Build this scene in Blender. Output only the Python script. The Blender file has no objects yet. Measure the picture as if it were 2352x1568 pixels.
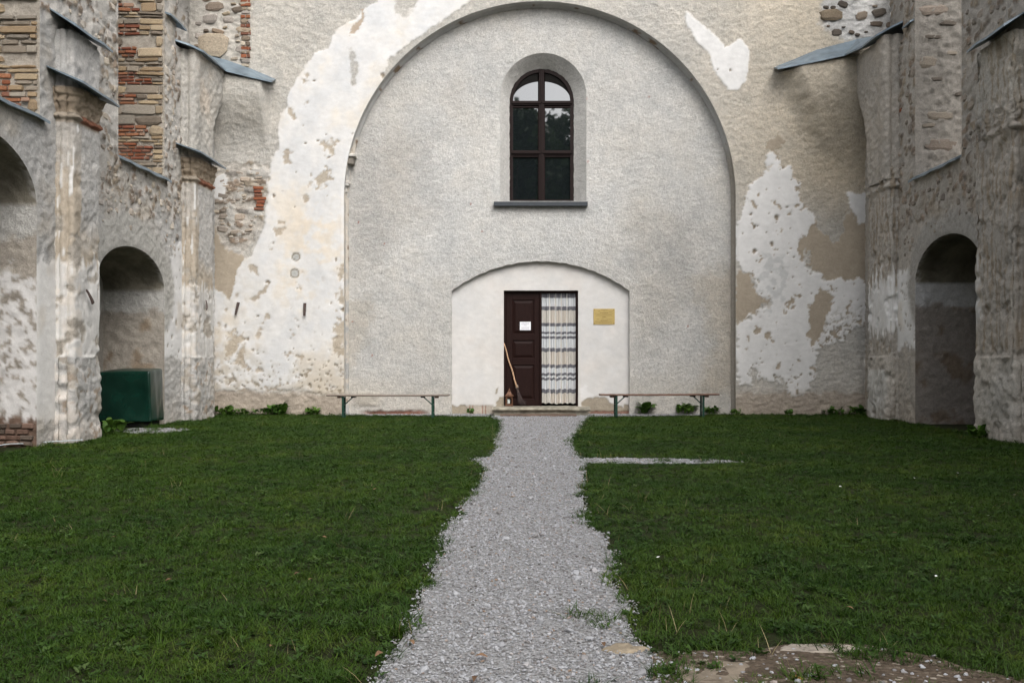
import bpy, bmesh, math, random
import numpy as np
from mathutils import Vector, Matrix
R = math.radians
random.seed(7)
sc = bpy.context.scene
COL = sc.collection

# ------------------------------------------------------------------ camera
F, CX, CY, H, ZB = 2287.0, 1240.0, 820.0, 1.16, 19.9    # focal length and eye point in photo units, eye height, metres to end wall
cam_d = bpy.data.cameras.new('camera'); cam = bpy.data.objects.new('camera', cam_d); COL.objects.link(cam)
cam.location = (0, -ZB, H); cam.rotation_euler = (R(90), 0, 0)
cam_d.sensor_width = 36; cam_d.lens = 35.0
cam_d.shift_x = -64 / 2352; cam_d.shift_y = 36 / 2352
cam_d.clip_start = 0.1; cam_d.clip_end = 900
sc.camera = cam
# ------------------------------------------------------------------ sky, sun, exposure
SUN_EL, SUN_AZ = 46, 155                       # azimuth clockwise from +Y: behind the camera, to the right
w = bpy.data.worlds.new('World'); sc.world = w; w.use_nodes = True
wn, wl = w.node_tree.nodes, w.node_tree.links
wn.clear()
sky = wn.new('ShaderNodeTexSky'); sky.sky_type = 'NISHITA'; sky.sun_disc = False
sky.sun_elevation = R(SUN_EL); sky.sun_rotation = R(SUN_AZ)
sky.air_density = 1.0; sky.dust_density = 4.0; sky.ozone_density = 1.0
hs = wn.new('ShaderNodeHueSaturation'); hs.inputs['Saturation'].default_value = 0.27
bg = wn.new('ShaderNodeBackground'); bg.inputs['Strength'].default_value = 0.15
wo = wn.new('ShaderNodeOutputWorld')
wl.new(sky.outputs[0], hs.inputs['Color']); wl.new(hs.outputs[0], bg.inputs['Color']); wl.new(bg.outputs[0], wo.inputs['Surface'])
sd = bpy.data.lights.new('sun', 'SUN'); sd.energy = 0.9; sd.angle = R(50); sd.color = (1.0, 0.98, 0.955)
sun = bpy.data.objects.new('sun', sd); COL.objects.link(sun)
sv = Vector((math.sin(R(SUN_AZ)) * math.cos(R(SUN_EL)), math.cos(R(SUN_AZ)) * math.cos(R(SUN_EL)), math.sin(R(SUN_EL))))
sun.rotation_euler = (-sv).to_track_quat('-Z', 'Y').to_euler(); sun.location = sv * 60
sc.view_settings.view_transform = 'Standard'; sc.view_settings.look = 'None'
sc.view_settings.gamma = 1.0; sc.view_settings.use_curve_mapping = False
sc.view_settings.exposure = 0.88
sc.cycles.max_bounces = 6; sc.cycles.diffuse_bounces = 3; sc.cycles.transmission_bounces = 3

# ------------------------------------------------------------------ helpers: layout, noise
def bx(px, Z=ZB): return (px - CX) * Z / F
def bz(py, Z=ZB): return H + (CY - py) * Z / F
def onground(px, py):
    Z = F * H / (py - CY); return ((px - CX) * Z / F, Z - ZB)
def wallpts(pts, Z=ZB): return [(bx(a, Z), bz(b, Z)) for a, b in pts]
def sidepts(pts, X=6.5):
    o = []
    for a, b in pts:
        Z = X * F / abs(a - CX); o.append((Z - ZB, H + (CY - b) * Z / F))
    return o
def hash2(xi, yi, seed):
    h = (xi.astype(np.int64) * 374761393 + yi.astype(np.int64) * 668265263 + seed * 982451653) & 0xffffffff
    h = ((h ^ (h >> 13)) * 1274126177) & 0xffffffff
    h = ((h ^ (h >> 16)) * 2246822519) & 0xffffffff
    return (h ^ (h >> 15)) & 0xffffffff
def perlin(x, y, seed=0):
    xi = np.floor(x); yi = np.floor(y); fx = x - xi; fy = y - yi
    u = fx * fx * fx * (fx * (fx * 6 - 15) + 10); v = fy * fy * fy * (fy * (fy * 6 - 15) + 10)
    def g(dx, dy):
        a = hash2(xi + dx, yi + dy, seed) * (2 * math.pi / 4294967296.0)
        return np.cos(a) * (fx - dx) + np.sin(a) * (fy - dy)
    a = g(0, 0); b = g(1, 0); c = g(0, 1); d = g(1, 1)
    return ((a + (b - a) * u) + ((c + (d - c) * u) - (a + (b - a) * u)) * v) * 1.5
def fbm(x, y, f, o=4, seed=0, sx=1.0, sy=1.0):
    s = 0; amp = 1; t = 0
    for i in range(o):
        ca, sa = math.cos(0.6 + i), math.sin(0.6 + i); X, Y = x * f * sx, y * f * sy
        s = s + amp * perlin(X * ca - Y * sa + 17.3 * i, X * sa + Y * ca - 9.1 * i, seed + i * 31); t += amp; amp *= 0.55; f *= 2.03
    return s / t * 1.4
def worley(x, y, f, seed=0, sx=1.0, sy=1.0, jit=0.9):
    X = x * f * sx; Y = y * f * sy; xi = np.floor(X); yi = np.floor(Y)
    d1 = np.full(X.shape, 9.0); d2 = np.full(X.shape, 9.0); cid = np.zeros(X.shape)
    for dx in (-1, 0, 1):
        for dy in (-1, 0, 1):
            h = hash2(xi + dx, yi + dy, seed)
            px = xi + dx + 0.5 + jit * ((h & 1023) / 1023.0 - 0.5); py = yi + dy + 0.5 + jit * (((h >> 10) & 1023) / 1023.0 - 0.5)
            d = np.hypot(X - px, Y - py); idv = ((h >> 20) & 1023) / 1023.0
            m = d < d1
            d2 = np.where(m, d1, np.minimum(d2, d)); cid = np.where(m, idv, cid); d1 = np.where(m, d, d1)
    return d1, d2, cid
def sst(a, b, x):
    t = np.clip((x - a) / (b - a), 0, 1); return t * t * (3 - 2 * t)
def psdf(u, v, poly):
    """signed distance to a closed polygon, positive inside"""
    P = np.array(poly, float); Q = np.roll(P, -1, axis=0)
    pad = 0.5
    box = (u > P[:, 0].min() - pad) & (u < P[:, 0].max() + pad) & (v > P[:, 1].min() - pad) & (v < P[:, 1].max() + pad)
    out = np.full(u.shape, -pad)
    if not box.any(): return out
    x = u[box]; y = v[box]; d = np.full(x.shape, 1e9); ins = np.zeros(x.shape, bool)
    for (ax, ay), (cx_, cy_) in zip(P, Q):
        ex, ey = cx_ - ax, cy_ - ay; L = ex * ex + ey * ey + 1e-12
        t = np.clip(((x - ax) * ex + (y - ay) * ey) / L, 0, 1)
        d = np.minimum(d, (x - ax - t * ex) ** 2 + (y - ay - t * ey) ** 2)
        if abs(ey) > 1e-12:
            c = ((ay > y) != (cy_ > y)) & (x < ex * (y - ay) / ey + ax); ins ^= c
    d = np.sqrt(d); out[box] = np.where(ins, d, -d); return out

# ------------------------------------------------------------------ materials
def newmat(name):
    m = bpy.data.materials.new(name); m.use_nodes = True
    n = m.node_tree.nodes; b = n['Principled BSDF']; return m, n, m.node_tree.links, b
def simple(name, col, rough=0.8, spec=0.3, metal=0.0, var=0.15, scale=20, bump=0.0, bscale=80, stretch=(1, 1, 1), objcol=False):
    m, n, l, b = newmat(name)
    geo = n.new('ShaderNodeTexCoord'); mp = n.new('ShaderNodeMapping'); mp.inputs['Scale'].default_value = stretch
    l.new(geo.outputs['Object'], mp.inputs[0])
    nz = n.new('ShaderNodeTexNoise'); nz.inputs['Scale'].default_value = scale; nz.inputs['Detail'].default_value = 6
    l.new(mp.outputs[0], nz.inputs['Vector'])
    mr = n.new('ShaderNodeMapRange'); mr.inputs[1].default_value = 0.25; mr.inputs[2].default_value = 0.75
    mr.inputs[3].default_value = 1 - var; mr.inputs[4].default_value = 1 + var
    l.new(nz.outputs[0], mr.inputs[0])
    mx = n.new('ShaderNodeMix'); mx.data_type = 'RGBA'; mx.blend_type = 'MULTIPLY'; mx.inputs[0].default_value = 1
    if objcol:
        oi = n.new('ShaderNodeObjectInfo'); l.new(oi.outputs['Color'], mx.inputs[6])
    else: mx.inputs[6].default_value = (*col, 1)
    cb = n.new('ShaderNodeCombineColor')
    for i in range(3): l.new(mr.outputs[0], cb.inputs[i])
    l.new(cb.outputs[0], mx.inputs[7]); l.new(mx.outputs[2], b.inputs['Base Color'])
    b.inputs['Roughness'].default_value = rough; b.inputs['Specular IOR Level'].default_value = spec; b.inputs['Metallic'].default_value = metal
    if bump:
        n2 = n.new('ShaderNodeTexNoise'); n2.inputs['Scale'].default_value = bscale; n2.inputs['Detail'].default_value = 5
        l.new(mp.outputs[0], n2.inputs['Vector'])
        bp = n.new('ShaderNodeBump'); bp.inputs['Strength'].default_value = bump; bp.inputs['Distance'].default_value = 0.01
        l.new(n2.outputs[0], bp.inputs['Height']); l.new(bp.outputs[0], b.inputs['Normal'])
    return m
def wall_material():
    m, n, l, b = newmat('plaster_and_render')
    ca = n.new('ShaderNodeAttribute'); ca.attribute_name = 'Col'
    ra = n.new('ShaderNodeAttribute'); ra.attribute_name = 'rgh'
    geo = n.new('ShaderNodeNewGeometry')
    mpg = n.new('ShaderNodeMapping'); mpg.inputs['Scale'].default_value = (1.0, 1.0, 1.0); mpg.inputs['Rotation'].default_value = (0.6, 0.9, 0.4)
    l.new(geo.outputs['Position'], mpg.inputs[0])
    def noise(s, d, rough=0.6):
        t = n.new('ShaderNodeTexNoise'); t.inputs['Scale'].default_value = s; t.inputs['Detail'].default_value = d; t.inputs['Roughness'].default_value = rough
        l.new(mpg.outputs[0], t.inputs['Vector']); return t
    n1 = noise(20, 8, 0.78); n2 = noise(55, 4, 0.75); n3 = noise(4, 4)
    def rng(src, lo, hi, a=0.3, c=0.7):
        r = n.new('ShaderNodeMapRange'); r.inputs[1].default_value = a; r.inputs[2].default_value = c; r.inputs[3].default_value = lo; r.inputs[4].default_value = hi
        l.new(src.outputs[0], r.inputs[0]); return r
    r1 = rng(n1, 0.76, 1.10, 0.34, 0.62); r2 = rng(n2, 0.80, 1.10); r3 = rng(n3, 0.93, 1.06)
    m1 = n.new('ShaderNodeMath'); m1.operation = 'MULTIPLY'; l.new(r1.outputs[0], m1.inputs[0]); l.new(r2.outputs[0], m1.inputs[1])
    lerp = n.new('ShaderNodeMix'); lerp.data_type = 'FLOAT'; l.new(ra.outputs['Fac'], lerp.inputs[0]); lerp.inputs[2].default_value = 1.0; l.new(m1.outputs[0], lerp.inputs[3])
    m2 = n.new('ShaderNodeMath'); m2.operation = 'MULTIPLY'; l.new(lerp.outputs[0], m2.inputs[0]); l.new(r3.outputs[0], m2.inputs[1])
    vm = n.new('ShaderNodeVectorMath'); vm.operation = 'SCALE'; l.new(ca.outputs['Color'], vm.inputs[0]); l.new(m2.outputs[0], vm.inputs['Scale'])
    l.new(vm.outputs[0], b.inputs['Base Color'])
    add = n.new('ShaderNodeMath'); add.operation = 'MULTIPLY_ADD'; add.inputs[1].default_value = 0.45
    l.new(n2.outputs[0], add.inputs[0]); l.new(n1.outputs[0], add.inputs[2])
    bp = n.new('ShaderNodeBump'); bp.inputs['Distance'].default_value = 0.034
    l.new(ra.outputs['Fac'], bp.inputs['Strength']); l.new(add.outputs[0], bp.inputs['Height']); l.new(bp.outputs[0], b.inputs['Normal'])
    b.inputs['Roughness'].default_value = 0.92; b.inputs['Specular IOR Level'].default_value = 0.15
    return m
M = {}
M['wall'] = wall_material()
M['stone'] = simple('field_stone', (1, 1, 1), 0.9, 0.2, var=0.35, scale=14, bump=0.8, bscale=45, objcol=True)
M['zinc'] = simple('weathered_zinc_sheet', (0.17, 0.215, 0.25), 0.45, 0.5, 0.3, var=0.3, scale=5)
M['slate'] = simple('dark_slate_grey_sill', (0.035, 0.042, 0.05), 0.5, 0.4, var=0.2)
M['oak'] = simple('dark_brown_door_wood', (0.0165, 0.0068, 0.0056), 0.55, 0.12, var=0.35, scale=18, bump=0.15, bscale=60, stretch=(6, 6, 0.6))
M['winwood'] = simple('dark_brown_window_paint', (0.012, 0.0058, 0.005), 0.55, 0.15, var=0.25, scale=18)
M['board'] = simple('weathered_bench_board', (0.20, 0.165, 0.135), 0.75, 0.3, var=0.35, scale=16, bump=0.3, bscale=60, stretch=(0.5, 6, 6))
M['board2'] = simple('reddish_bench_board', (0.15, 0.088, 0.062), 0.75, 0.3, var=0.45, scale=9, bump=0.3, bscale=60, stretch=(0.5, 6, 6))
M['bracket'] = simple('brown_bracket_wood', (0.075, 0.04, 0.027), 0.7, 0.3)
M['green_steel'] = simple('green_painted_steel', (0.010, 0.045, 0.030), 0.4, 0.5, var=0.3)
M['tarp'] = simple('dark_green_tarpaulin', (0.003, 0.021, 0.0135), 0.26, 0.5, var=0.35, scale=4, bump=0.12, bscale=9)
M['black'] = simple('black_rubber_and_shade', (0.006, 0.006, 0.006), 0.8, 0.2)
M['stonestep'] = simple('mossy_step_stone', (0.27, 0.25, 0.20), 0.9, 0.2, var=0.55, scale=9, bump=0.7, bscale=50)
M['plank'] = simple('wet_brown_plank', (0.14, 0.098, 0.075), 0.85, 0.2, var=0.45, scale=12, bump=0.6, bscale=50, stretch=(0.7, 5, 5))
M['brass'] = simple('aged_brass_plate', (0.47, 0.35, 0.13), 0.5, 0.5, 0.35, var=0.08, scale=8)
M['brass_ink'] = simple('engraved_dark_letters', (0.16, 0.105, 0.03), 0.6, 0.3)
M['paper'] = simple('white_paper', (0.80, 0.81, 0.84), 0.8, 0.2, var=0.03)
M['ink'] = simple('grey_print', (0.38, 0.38, 0.42), 0.8, 0.2)
M['handle'] = simple('bare_stick_wood', (0.50, 0.32, 0.20), 0.7, 0.3, var=0.2, scale=30)
M['twig'] = simple('dark_birch_twigs', (0.045, 0.030, 0.028), 0.8, 0.3, var=0.5, scale=30)
M['twigpale'] = simple('pale_twig_ends', (0.32, 0.25, 0.20), 0.8, 0.3, var=0.4, scale=40)
M['copper'] = simple('rusty_brown_lantern_metal', (0.115, 0.05, 0.024), 0.55, 0.5, 0.3, var=0.4, scale=30)
M['candle'] = simple('white_wax', (0.62, 0.66, 0.62), 0.5, 0.4, var=0.05)
M['iron'] = simple('rusted_dark_iron', (0.055, 0.036, 0.030), 0.7, 0.4, var=0.5, scale=35, bump=0.4)
M['cable'] = simple('pale_cable', (0.45, 0.5, 0.52), 0.5, 0.4)
M['dark'] = simple('unlit_dark', (0.012, 0.011, 0.010), 0.9, 0.1)  # near-black colour stands in for unlit depth and the shaded window head
M['leaf_dry'] = simple('dry_leaf', (1, 1, 1), 0.8, 0.2, var=0.3, objcol=True)
M['petal'] = simple('white_petal', (0.7, 0.7, 0.68), 0.7, 0.2, var=0.05)
M['bark'] = simple('tree_bark', (0.09, 0.07, 0.055), 0.9, 0.2, var=0.4)

def leafmat(name, c1, c2, c3=None, wscale=1.3, transl=0.25, rough=0.55):
    m, n, l, b = newmat(name)
    oi = n.new('ShaderNodeObjectInfo'); geo = n.new('ShaderNodeNewGeometry')
    nz = n.new('ShaderNodeTexNoise'); nz.inputs['Scale'].default_value = wscale; nz.inputs['Detail'].default_value = 4
    l.new(geo.outputs['Position'], nz.inputs['Vector'])
    mr = n.new('ShaderNodeMapRange'); mr.inputs[1].default_value = 0.35; mr.inputs[2].default_value = 0.65; l.new(nz.outputs[0], mr.inputs[0])
    ad = n.new('ShaderNodeMath'); ad.operation = 'ADD'; l.new(mr.outputs[0], ad.inputs[0]); l.new(oi.outputs['Random'], ad.inputs[1])
    hf = n.new('ShaderNodeMath'); hf.operation = 'MULTIPLY'; hf.inputs[1].default_value = 0.5; l.new(ad.outputs[0], hf.inputs[0])
    cr = n.new('ShaderNodeValToRGB'); cr.color_ramp.elements[0].color = (*c1, 1); cr.color_ramp.elements[1].color = (*c2, 1)
    cr.color_ramp.elements[0].position = 0.15; cr.color_ramp.elements[1].position = 0.75
    if c3:
        e = cr.color_ramp.elements.new(0.95); e.color = (*c3, 1)
    l.new(hf.outputs[0], cr.inputs[0]); l.new(cr.outputs[0], b.inputs['Base Color'])
    b.inputs['Roughness'].default_value = rough; b.inputs['Specular IOR Level'].default_value = 0.25
    tr = n.new('ShaderNodeBsdfTranslucent'); l.new(cr.outputs[0], tr.inputs['Color'])
    mx = n.new('ShaderNodeMixShader'); mx.inputs[0].default_value = transl
    l.new(b.outputs[0], mx.inputs[1]); l.new(tr.outputs[0], mx.inputs[2]); l.new(mx.outputs[0], n['Material Output'].inputs['Surface'])
    return m
M['grass'] = leafmat('lawn_grass', (0.017, 0.050, 0.003), (0.044, 0.086, 0.005), (0.074, 0.106, 0.012), 0.9)
M['clover'] = leafmat('lawn_broad_leaves', (0.018, 0.046, 0.006), (0.042, 0.085, 0.012), (0.07, 0.105, 0.03), 2.0)
M['straw'] = leafmat('dry_grass_blades', (0.16, 0.13, 0.06), (0.30, 0.25, 0.13), None, 2.0)
M['weed'] = leafmat('weed_leaves', (0.035, 0.085, 0.012), (0.075, 0.15, 0.02), (0.10, 0.17, 0.035), 3.0)
M['foliage'] = leafmat('tree_leaves', (0.02, 0.04, 0.012), (0.045, 0.075, 0.025), None, 0.6)

def gravelmat():
    m, n, l, b = newmat('pale_grey_gravel')
    oi = n.new('ShaderNodeObjectInfo')
    cr = n.new('ShaderNodeValToRGB'); el = cr.color_ramp.elements
    el[0].position = 0.0; el[0].color = (0.12, 0.11, 0.105, 1); el[1].position = 1.0; el[1].color = (0.40, 0.405, 0.42, 1)
    for p, c in ((0.12, (0.22, 0.212, 0.21, 1)), (0.55, (0.305, 0.31, 0.325, 1)), (0.93, (0.365, 0.37, 0.385, 1)), (0.965, (0.24, 0.17, 0.12, 1))):
        e = el.new(p); e.color = c
    l.new(oi.outputs['Random'], cr.inputs[0])
    nz = n.new('ShaderNodeTexNoise'); nz.inputs['Scale'].default_value = 90; l.new(n.new('ShaderNodeNewGeometry').outputs['Position'], nz.inputs['Vector'])
    mx = n.new('ShaderNodeMix'); mx.data_type = 'RGBA'; mx.blend_type = 'MULTIPLY'; mx.inputs[0].default_value = 0.5
    l.new(cr.outputs[0], mx.inputs[6]); l.new(nz.outputs[0], mx.inputs[7])
    l.new(cr.outputs[0], b.inputs['Base Color']); b.inputs['Roughness'].default_value = 0.85; b.inputs['Specular IOR Level'].default_value = 0.25
    return m
M['gravel'] = gravelmat()
def bedmat(name, stops, scale, bump=0.8):
    m, n, l, b = newmat(name)
    geo = n.new('ShaderNodeNewGeometry')
    vo = n.new('ShaderNodeTexVoronoi'); vo.inputs['Scale'].default_value = scale; l.new(geo.outputs['Position'], vo.inputs['Vector'])
    cr = n.new('ShaderNodeValToRGB'); el = cr.color_ramp.elements
    el[0].position = stops[0][0]; el[0].color = (*stops[0][1], 1); el[1].position = stops[-1][0]; el[1].color = (*stops[-1][1], 1)
    for p, c in stops[1:-1]:
        e = el.new(p); e.color = (*c, 1)
    sp = n.new('ShaderNodeSeparateColor'); l.new(vo.outputs['Color'], sp.inputs[0]); l.new(sp.outputs[0], cr.inputs[0])
    l.new(cr.outputs[0], b.inputs['Base Color']); b.inputs['Roughness'].default_value = 0.95; b.inputs['Specular IOR Level'].default_value = 0.15
    bp = n.new('ShaderNodeBump'); bp.inputs['Strength'].default_value = bump; bp.inputs['Distance'].default_value = 0.012; bp.invert = True
    l.new(vo.outputs['Distance'], bp.inputs['Height']); l.new(bp.outputs[0], b.inputs['Normal'])
    return m
M['pathbed'] = bedmat('gravel_bed', [(0, (0.15, 0.145, 0.14)), (0.5, (0.26, 0.26, 0.26)), (1, (0.36, 0.36, 0.36))], 90)
M['earth'] = bedmat('bare_trodden_earth', [(0, (0.060, 0.045, 0.032)), (0.8, (0.105, 0.080, 0.058)), (0.95, (0.16, 0.13, 0.10)), (1, (0.32, 0.28, 0.23))], 60, 0.6)
M['soil'] = simple('soil_under_lawn', (0.018, 0.021, 0.008), 0.95, 0.1, var=0.4, scale=9)
def glassmat():
    m, n, l, b = newmat('window_glass')
    b.inputs['Base Color'].default_value = (0.010, 0.013, 0.014, 1); b.inputs['Roughness'].default_value = 0.02; b.inputs['IOR'].default_value = 2.9
    nz = n.new('ShaderNodeTexNoise'); nz.inputs['Scale'].default_value = 2.5; l.new(n.new('ShaderNodeNewGeometry').outputs['Position'], nz.inputs['Vector'])
    bp = n.new('ShaderNodeBump'); bp.inputs['Strength'].default_value = 0.03; bp.inputs['Distance'].default_value = 0.02; l.new(nz.outputs[0], bp.inputs['Height']); l.new(bp.outputs[0], b.inputs['Normal'])
    return m
M['glass'] = glassmat()
def curtainmat():
    m, n, l, b = newmat('woven_curtain')
    ca = n.new('ShaderNodeAttribute'); ca.attribute_name = 'Col'; l.new(ca.outputs['Color'], b.inputs['Base Color'])
    b.inputs['Roughness'].default_value = 0.95; b.inputs['Specular IOR Level'].default_value = 0.1
    tr = n.new('ShaderNodeBsdfTranslucent'); l.new(ca.outputs['Color'], tr.inputs['Color'])
    mx = n.new('ShaderNodeMixShader'); mx.inputs[0].default_value = 0.12
    l.new(b.outputs[0], mx.inputs[1]); l.new(tr.outputs[0], mx.inputs[2]); l.new(mx.outputs[0], n['Material Output'].inputs['Surface'])
    return m
M['curtain'] = curtainmat()

# ------------------------------------------------------------------ object helpers
def tag(o, label=None, cat=None, group=None, kind=None):
    if label: o['label'] = label
    if cat: o['category'] = cat
    if group: o['group'] = group
    if kind: o['kind'] = kind
    return o
def empty(name, loc=(0, 0, 0), rz=0.0, parent=None):
    o = bpy.data.objects.new(name, None); COL.objects.link(o); o.location = loc; o.rotation_euler = (0, 0, rz); o.parent = parent; o.empty_display_size = 0.1
    return o
def link(name, me, mat=None, parent=None, smooth=False):
    o = bpy.data.objects.new(name, me); COL.objects.link(o); o.parent = parent
    if mat is not None: me.materials.append(mat)
    if smooth:
        me.polygons.foreach_set('use_smooth', np.ones(len(me.polygons), bool))
    return o
def mesh_np(name, V, Q, mat=None, parent=None, col=None, rgh=None, smooth=True):
    me = bpy.data.meshes.new(name); V = np.asarray(V, np.float32); Q = np.asarray(Q, np.int32)
    k = Q.shape[1]
    me.vertices.add(len(V)); me.vertices.foreach_set('co', V.ravel())
    me.loops.add(Q.size); me.loops.foreach_set('vertex_index', Q.ravel())
    me.polygons.add(len(Q)); me.polygons.foreach_set('loop_start', np.arange(0, Q.size, k, dtype=np.int32))
    try: me.polygons.foreach_set('loop_total', np.full(len(Q), k, np.int32))
    except Exception: pass
    me.update(calc_edges=True); me.validate()
    if col is not None:
        a = me.attributes.new('Col', 'FLOAT_COLOR', 'POINT'); c = np.ones((len(V), 4), np.float32); c[:, :3] = np.clip(col, 0.003, 0.85); a.data.foreach_set('color', c.ravel())
    if rgh is not None:
        a = me.attributes.new('rgh', 'FLOAT', 'POINT'); a.data.foreach_set('value', np.clip(np.asarray(rgh, np.float32), 0, 1).ravel())
    return link(name, me, mat, parent, smooth)
def gridquads(nv, nu, flip=False):
    i = np.arange(nv * nu).reshape(nv, nu)
    q = np.stack([i[:-1, :-1], i[:-1, 1:], i[1:, 1:], i[1:, :-1]], -1).reshape(-1, 4)
    return q[:, ::-1] if flip else q

class Lay:
    """layers of render, plaster and bare masonry built up over a wall: colour, relief and grain at every vertex"""
    def __init__(s, u, v, seed, col, var=0.16, rough=1.0, relief=0.011):
        s.u, s.v, s.seed = u, v, seed
        s.n1 = fbm(u, v, 0.9, 4, seed); s.n2 = fbm(u, v, 5.0, 3, seed + 5); s.n3 = fbm(u, v, 10.0, 2, seed + 9, 0.75, 1.25)
        s.wu = 0.07 * fbm(u, v, 3.5, 3, seed + 21) + 0.035 * fbm(u, v, 13, 3, seed + 24); s.wv = 0.07 * fbm(u, v, 3.5, 3, seed + 27) + 0.035 * fbm(u, v, 13, 3, seed + 29)
        s.frag = fbm(u, v, 9.0, 3, seed + 33)
        s.col = np.array(col)[None, :] * (1 + var * (0.9 * s.n1 + 0.5 * s.n2))[:, None]
        s.col = s.col * (1 + np.array((0.02, 0.0, -0.025))[None, :] * (s.n1 + 0.4 * s.n2)[:, None])
        s.h = relief * (s.n2 * 0.7 + s.n3); s.a = np.full(u.shape, rough)
    def mask(s, poly, edge=0.02, warp=1.0):
        return sst(-edge, edge, psdf(s.u + s.wu * warp, s.v + s.wv * warp, poly) + 0.035 * min(warp, 1.5) * s.frag)
    def put(s, m, col, h=0.0, var=0.08, rough=0.3, relief=0.003):
        m3 = m[:, None]
        c = np.array(col)[None, :] * (1 + var * (0.7 * s.n1 + 0.6 * s.n2))[:, None]
        s.col = s.col * (1 - m3) + c * m3; s.h = s.h * (1 - m) + (h + relief * (s.n2 * 0.7 + s.n3)) * m; s.a = s.a * (1 - m) + rough * m
    def tint(s, m, col): s.col = s.col * (1 - m[:, None]) + s.col * np.array(col)[None, :] * m[:, None]
    def rubble(s, m, f=7.0, mortar=(0.46, 0.43, 0.39), sx=0.7, sy=1.15, seed=3, cov=0.6):
        d1, d2, cid = worley(s.u + 0.5 * s.wu, s.v + 0.5 * s.wv, f, s.seed + seed, sx, sy)
        st = sst(0.05, 0.22, d2 - d1) * (np.modf(cid * 7.13)[0] < cov)
        pal = np.array([(0.25, 0.20, 0.155), (0.34, 0.285, 0.22), (0.30, 0.275, 0.245), (0.37, 0.31, 0.235), (0.19, 0.155, 0.12), (0.32, 0.25, 0.19)])
        c = pal[(cid * 5.999).astype(int)] * (1 + 0.3 * s.n3)[:, None]
        mc = np.array(mortar)[None, :] * (1 + 0.12 * s.n2)[:, None]
        c = mc * (1 - st[:, None]) + c * st[:, None]
        hh = -0.012 + 0.018 * s.n2 + 0.012 * s.n3 + 0.022 * st
        s.col = s.col * (1 - m[:, None]) + c * m[:, None]; s.h = s.h * (1 - m) + hh * m; s.a = s.a * (1 - m) + 1.0 * m
    def pocks(s, m, f=7.0, t=0.16, frac=0.35, col=(0.30, 0.25, 0.19), seed=50):
        d1, d2, cid = worley(s.u, s.v, f, s.seed + seed)
        r = t * (0.25 + 1.5 * np.modf(cid * 13.7)[0] ** 3)
        p = m * sst(r, r * 0.55, d1 + 0.14 * s.n2 + 0.10 * s.n3) * (cid < frac * (1 + 1.5 * s.n1))
        s.put(p, col, -0.012, 0.1, 0.7, 0.004)
    def peel(s, m, t, col=(0.34, 0.30, 0.24), f=9.0, seed=70, h=0.0):
        q = fbm(s.u, s.v, f, 4, s.seed + seed)
        s.put(m * sst(t - 0.04, t + 0.04, q), col, h, 0.12, 0.8, 0.008)
WHITE = (0.63, 0.62, 0.605); UNDER = (0.37, 0.315, 0.245); GREY = (0.535, 0.51, 0.465); WARM = (0.47, 0.425, 0.36)

def panel(name, mp, u0, u1, v0, v1, res, fn, parent, holes=(), flip=False, mat='wall', recess=None):
    nu = int(round((u1 - u0) / res)) + 1; nv = int(round((v1 - v0) / res)) + 1
    U, V = np.meshgrid(np.linspace(u0, u1, nu), np.linspace(v0, v1, nv))
    shape = U.shape; u = U.ravel().copy(); v = V.ravel().copy()
    ins = np.zeros(u.shape, bool); near = np.zeros(u.shape, bool)
    for poly in holes:
        d = psdf(u, v, poly); i = d > 0; ins |= i
        I = i.reshape(shape); D = I.copy()
        D[1:] |= I[:-1]; D[:-1] |= I[1:]; E = D.copy(); E[:, 1:] |= D[:, :-1]; E[:, :-1] |= D[:, 1:]
        b = (E & ~I).ravel(); near |= b
        idx = np.where(b)[0]; P = np.array(poly); Qn = np.roll(P, -1, axis=0)
        best = np.full(len(idx), 1e9); bu = u[idx].copy(); bv = v[idx].copy(); x = u[idx]; y = v[idx]
        for (ax, ay), (cx_, cy_) in zip(P, Qn):
            ex, ey = cx_ - ax, cy_ - ay; L = ex * ex + ey * ey + 1e-12
            t = np.clip(((x - ax) * ex + (y - ay) * ey) / L, 0, 1); qx = ax + t * ex; qy = ay + t * ey
            dd = (x - qx) ** 2 + (y - qy) ** 2; mm = dd < best; best[mm] = dd[mm]; bu[mm] = qx[mm]; bv[mm] = qy[mm]
        u[idx] = bu; v[idx] = bv
    h, c, a = fn(u, v)
    h = np.where(near, 0.0, h)
    if recess is not None: h = h + recess(u, v)
    q = gridquads(nv, nu, flip)
    if holes:
        q = q[~ins[q].any(1)]
        used = np.zeros(len(u), bool); used[q.ravel()] = True; remap = np.cumsum(used) - 1
        q = remap[q]; u, v, h, c, a = u[used], v[used], h[used], c[used], a[used]
    x, y, z = mp(u, v, h)
    return mesh_np(name, np.stack([x, y, z], -1), q, M[mat], parent, c, a)
def resample(pl, step):
    pl = [np.array(p, float) for p in pl]; out = [pl[0]]
    for a, b in zip(pl[:-1], pl[1:]):
        n = max(1, int(round(np.linalg.norm(b - a) / step)))
        for k in range(1, n + 1): out.append(a + (b - a) * k / n)
    return np.array(out)
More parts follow.
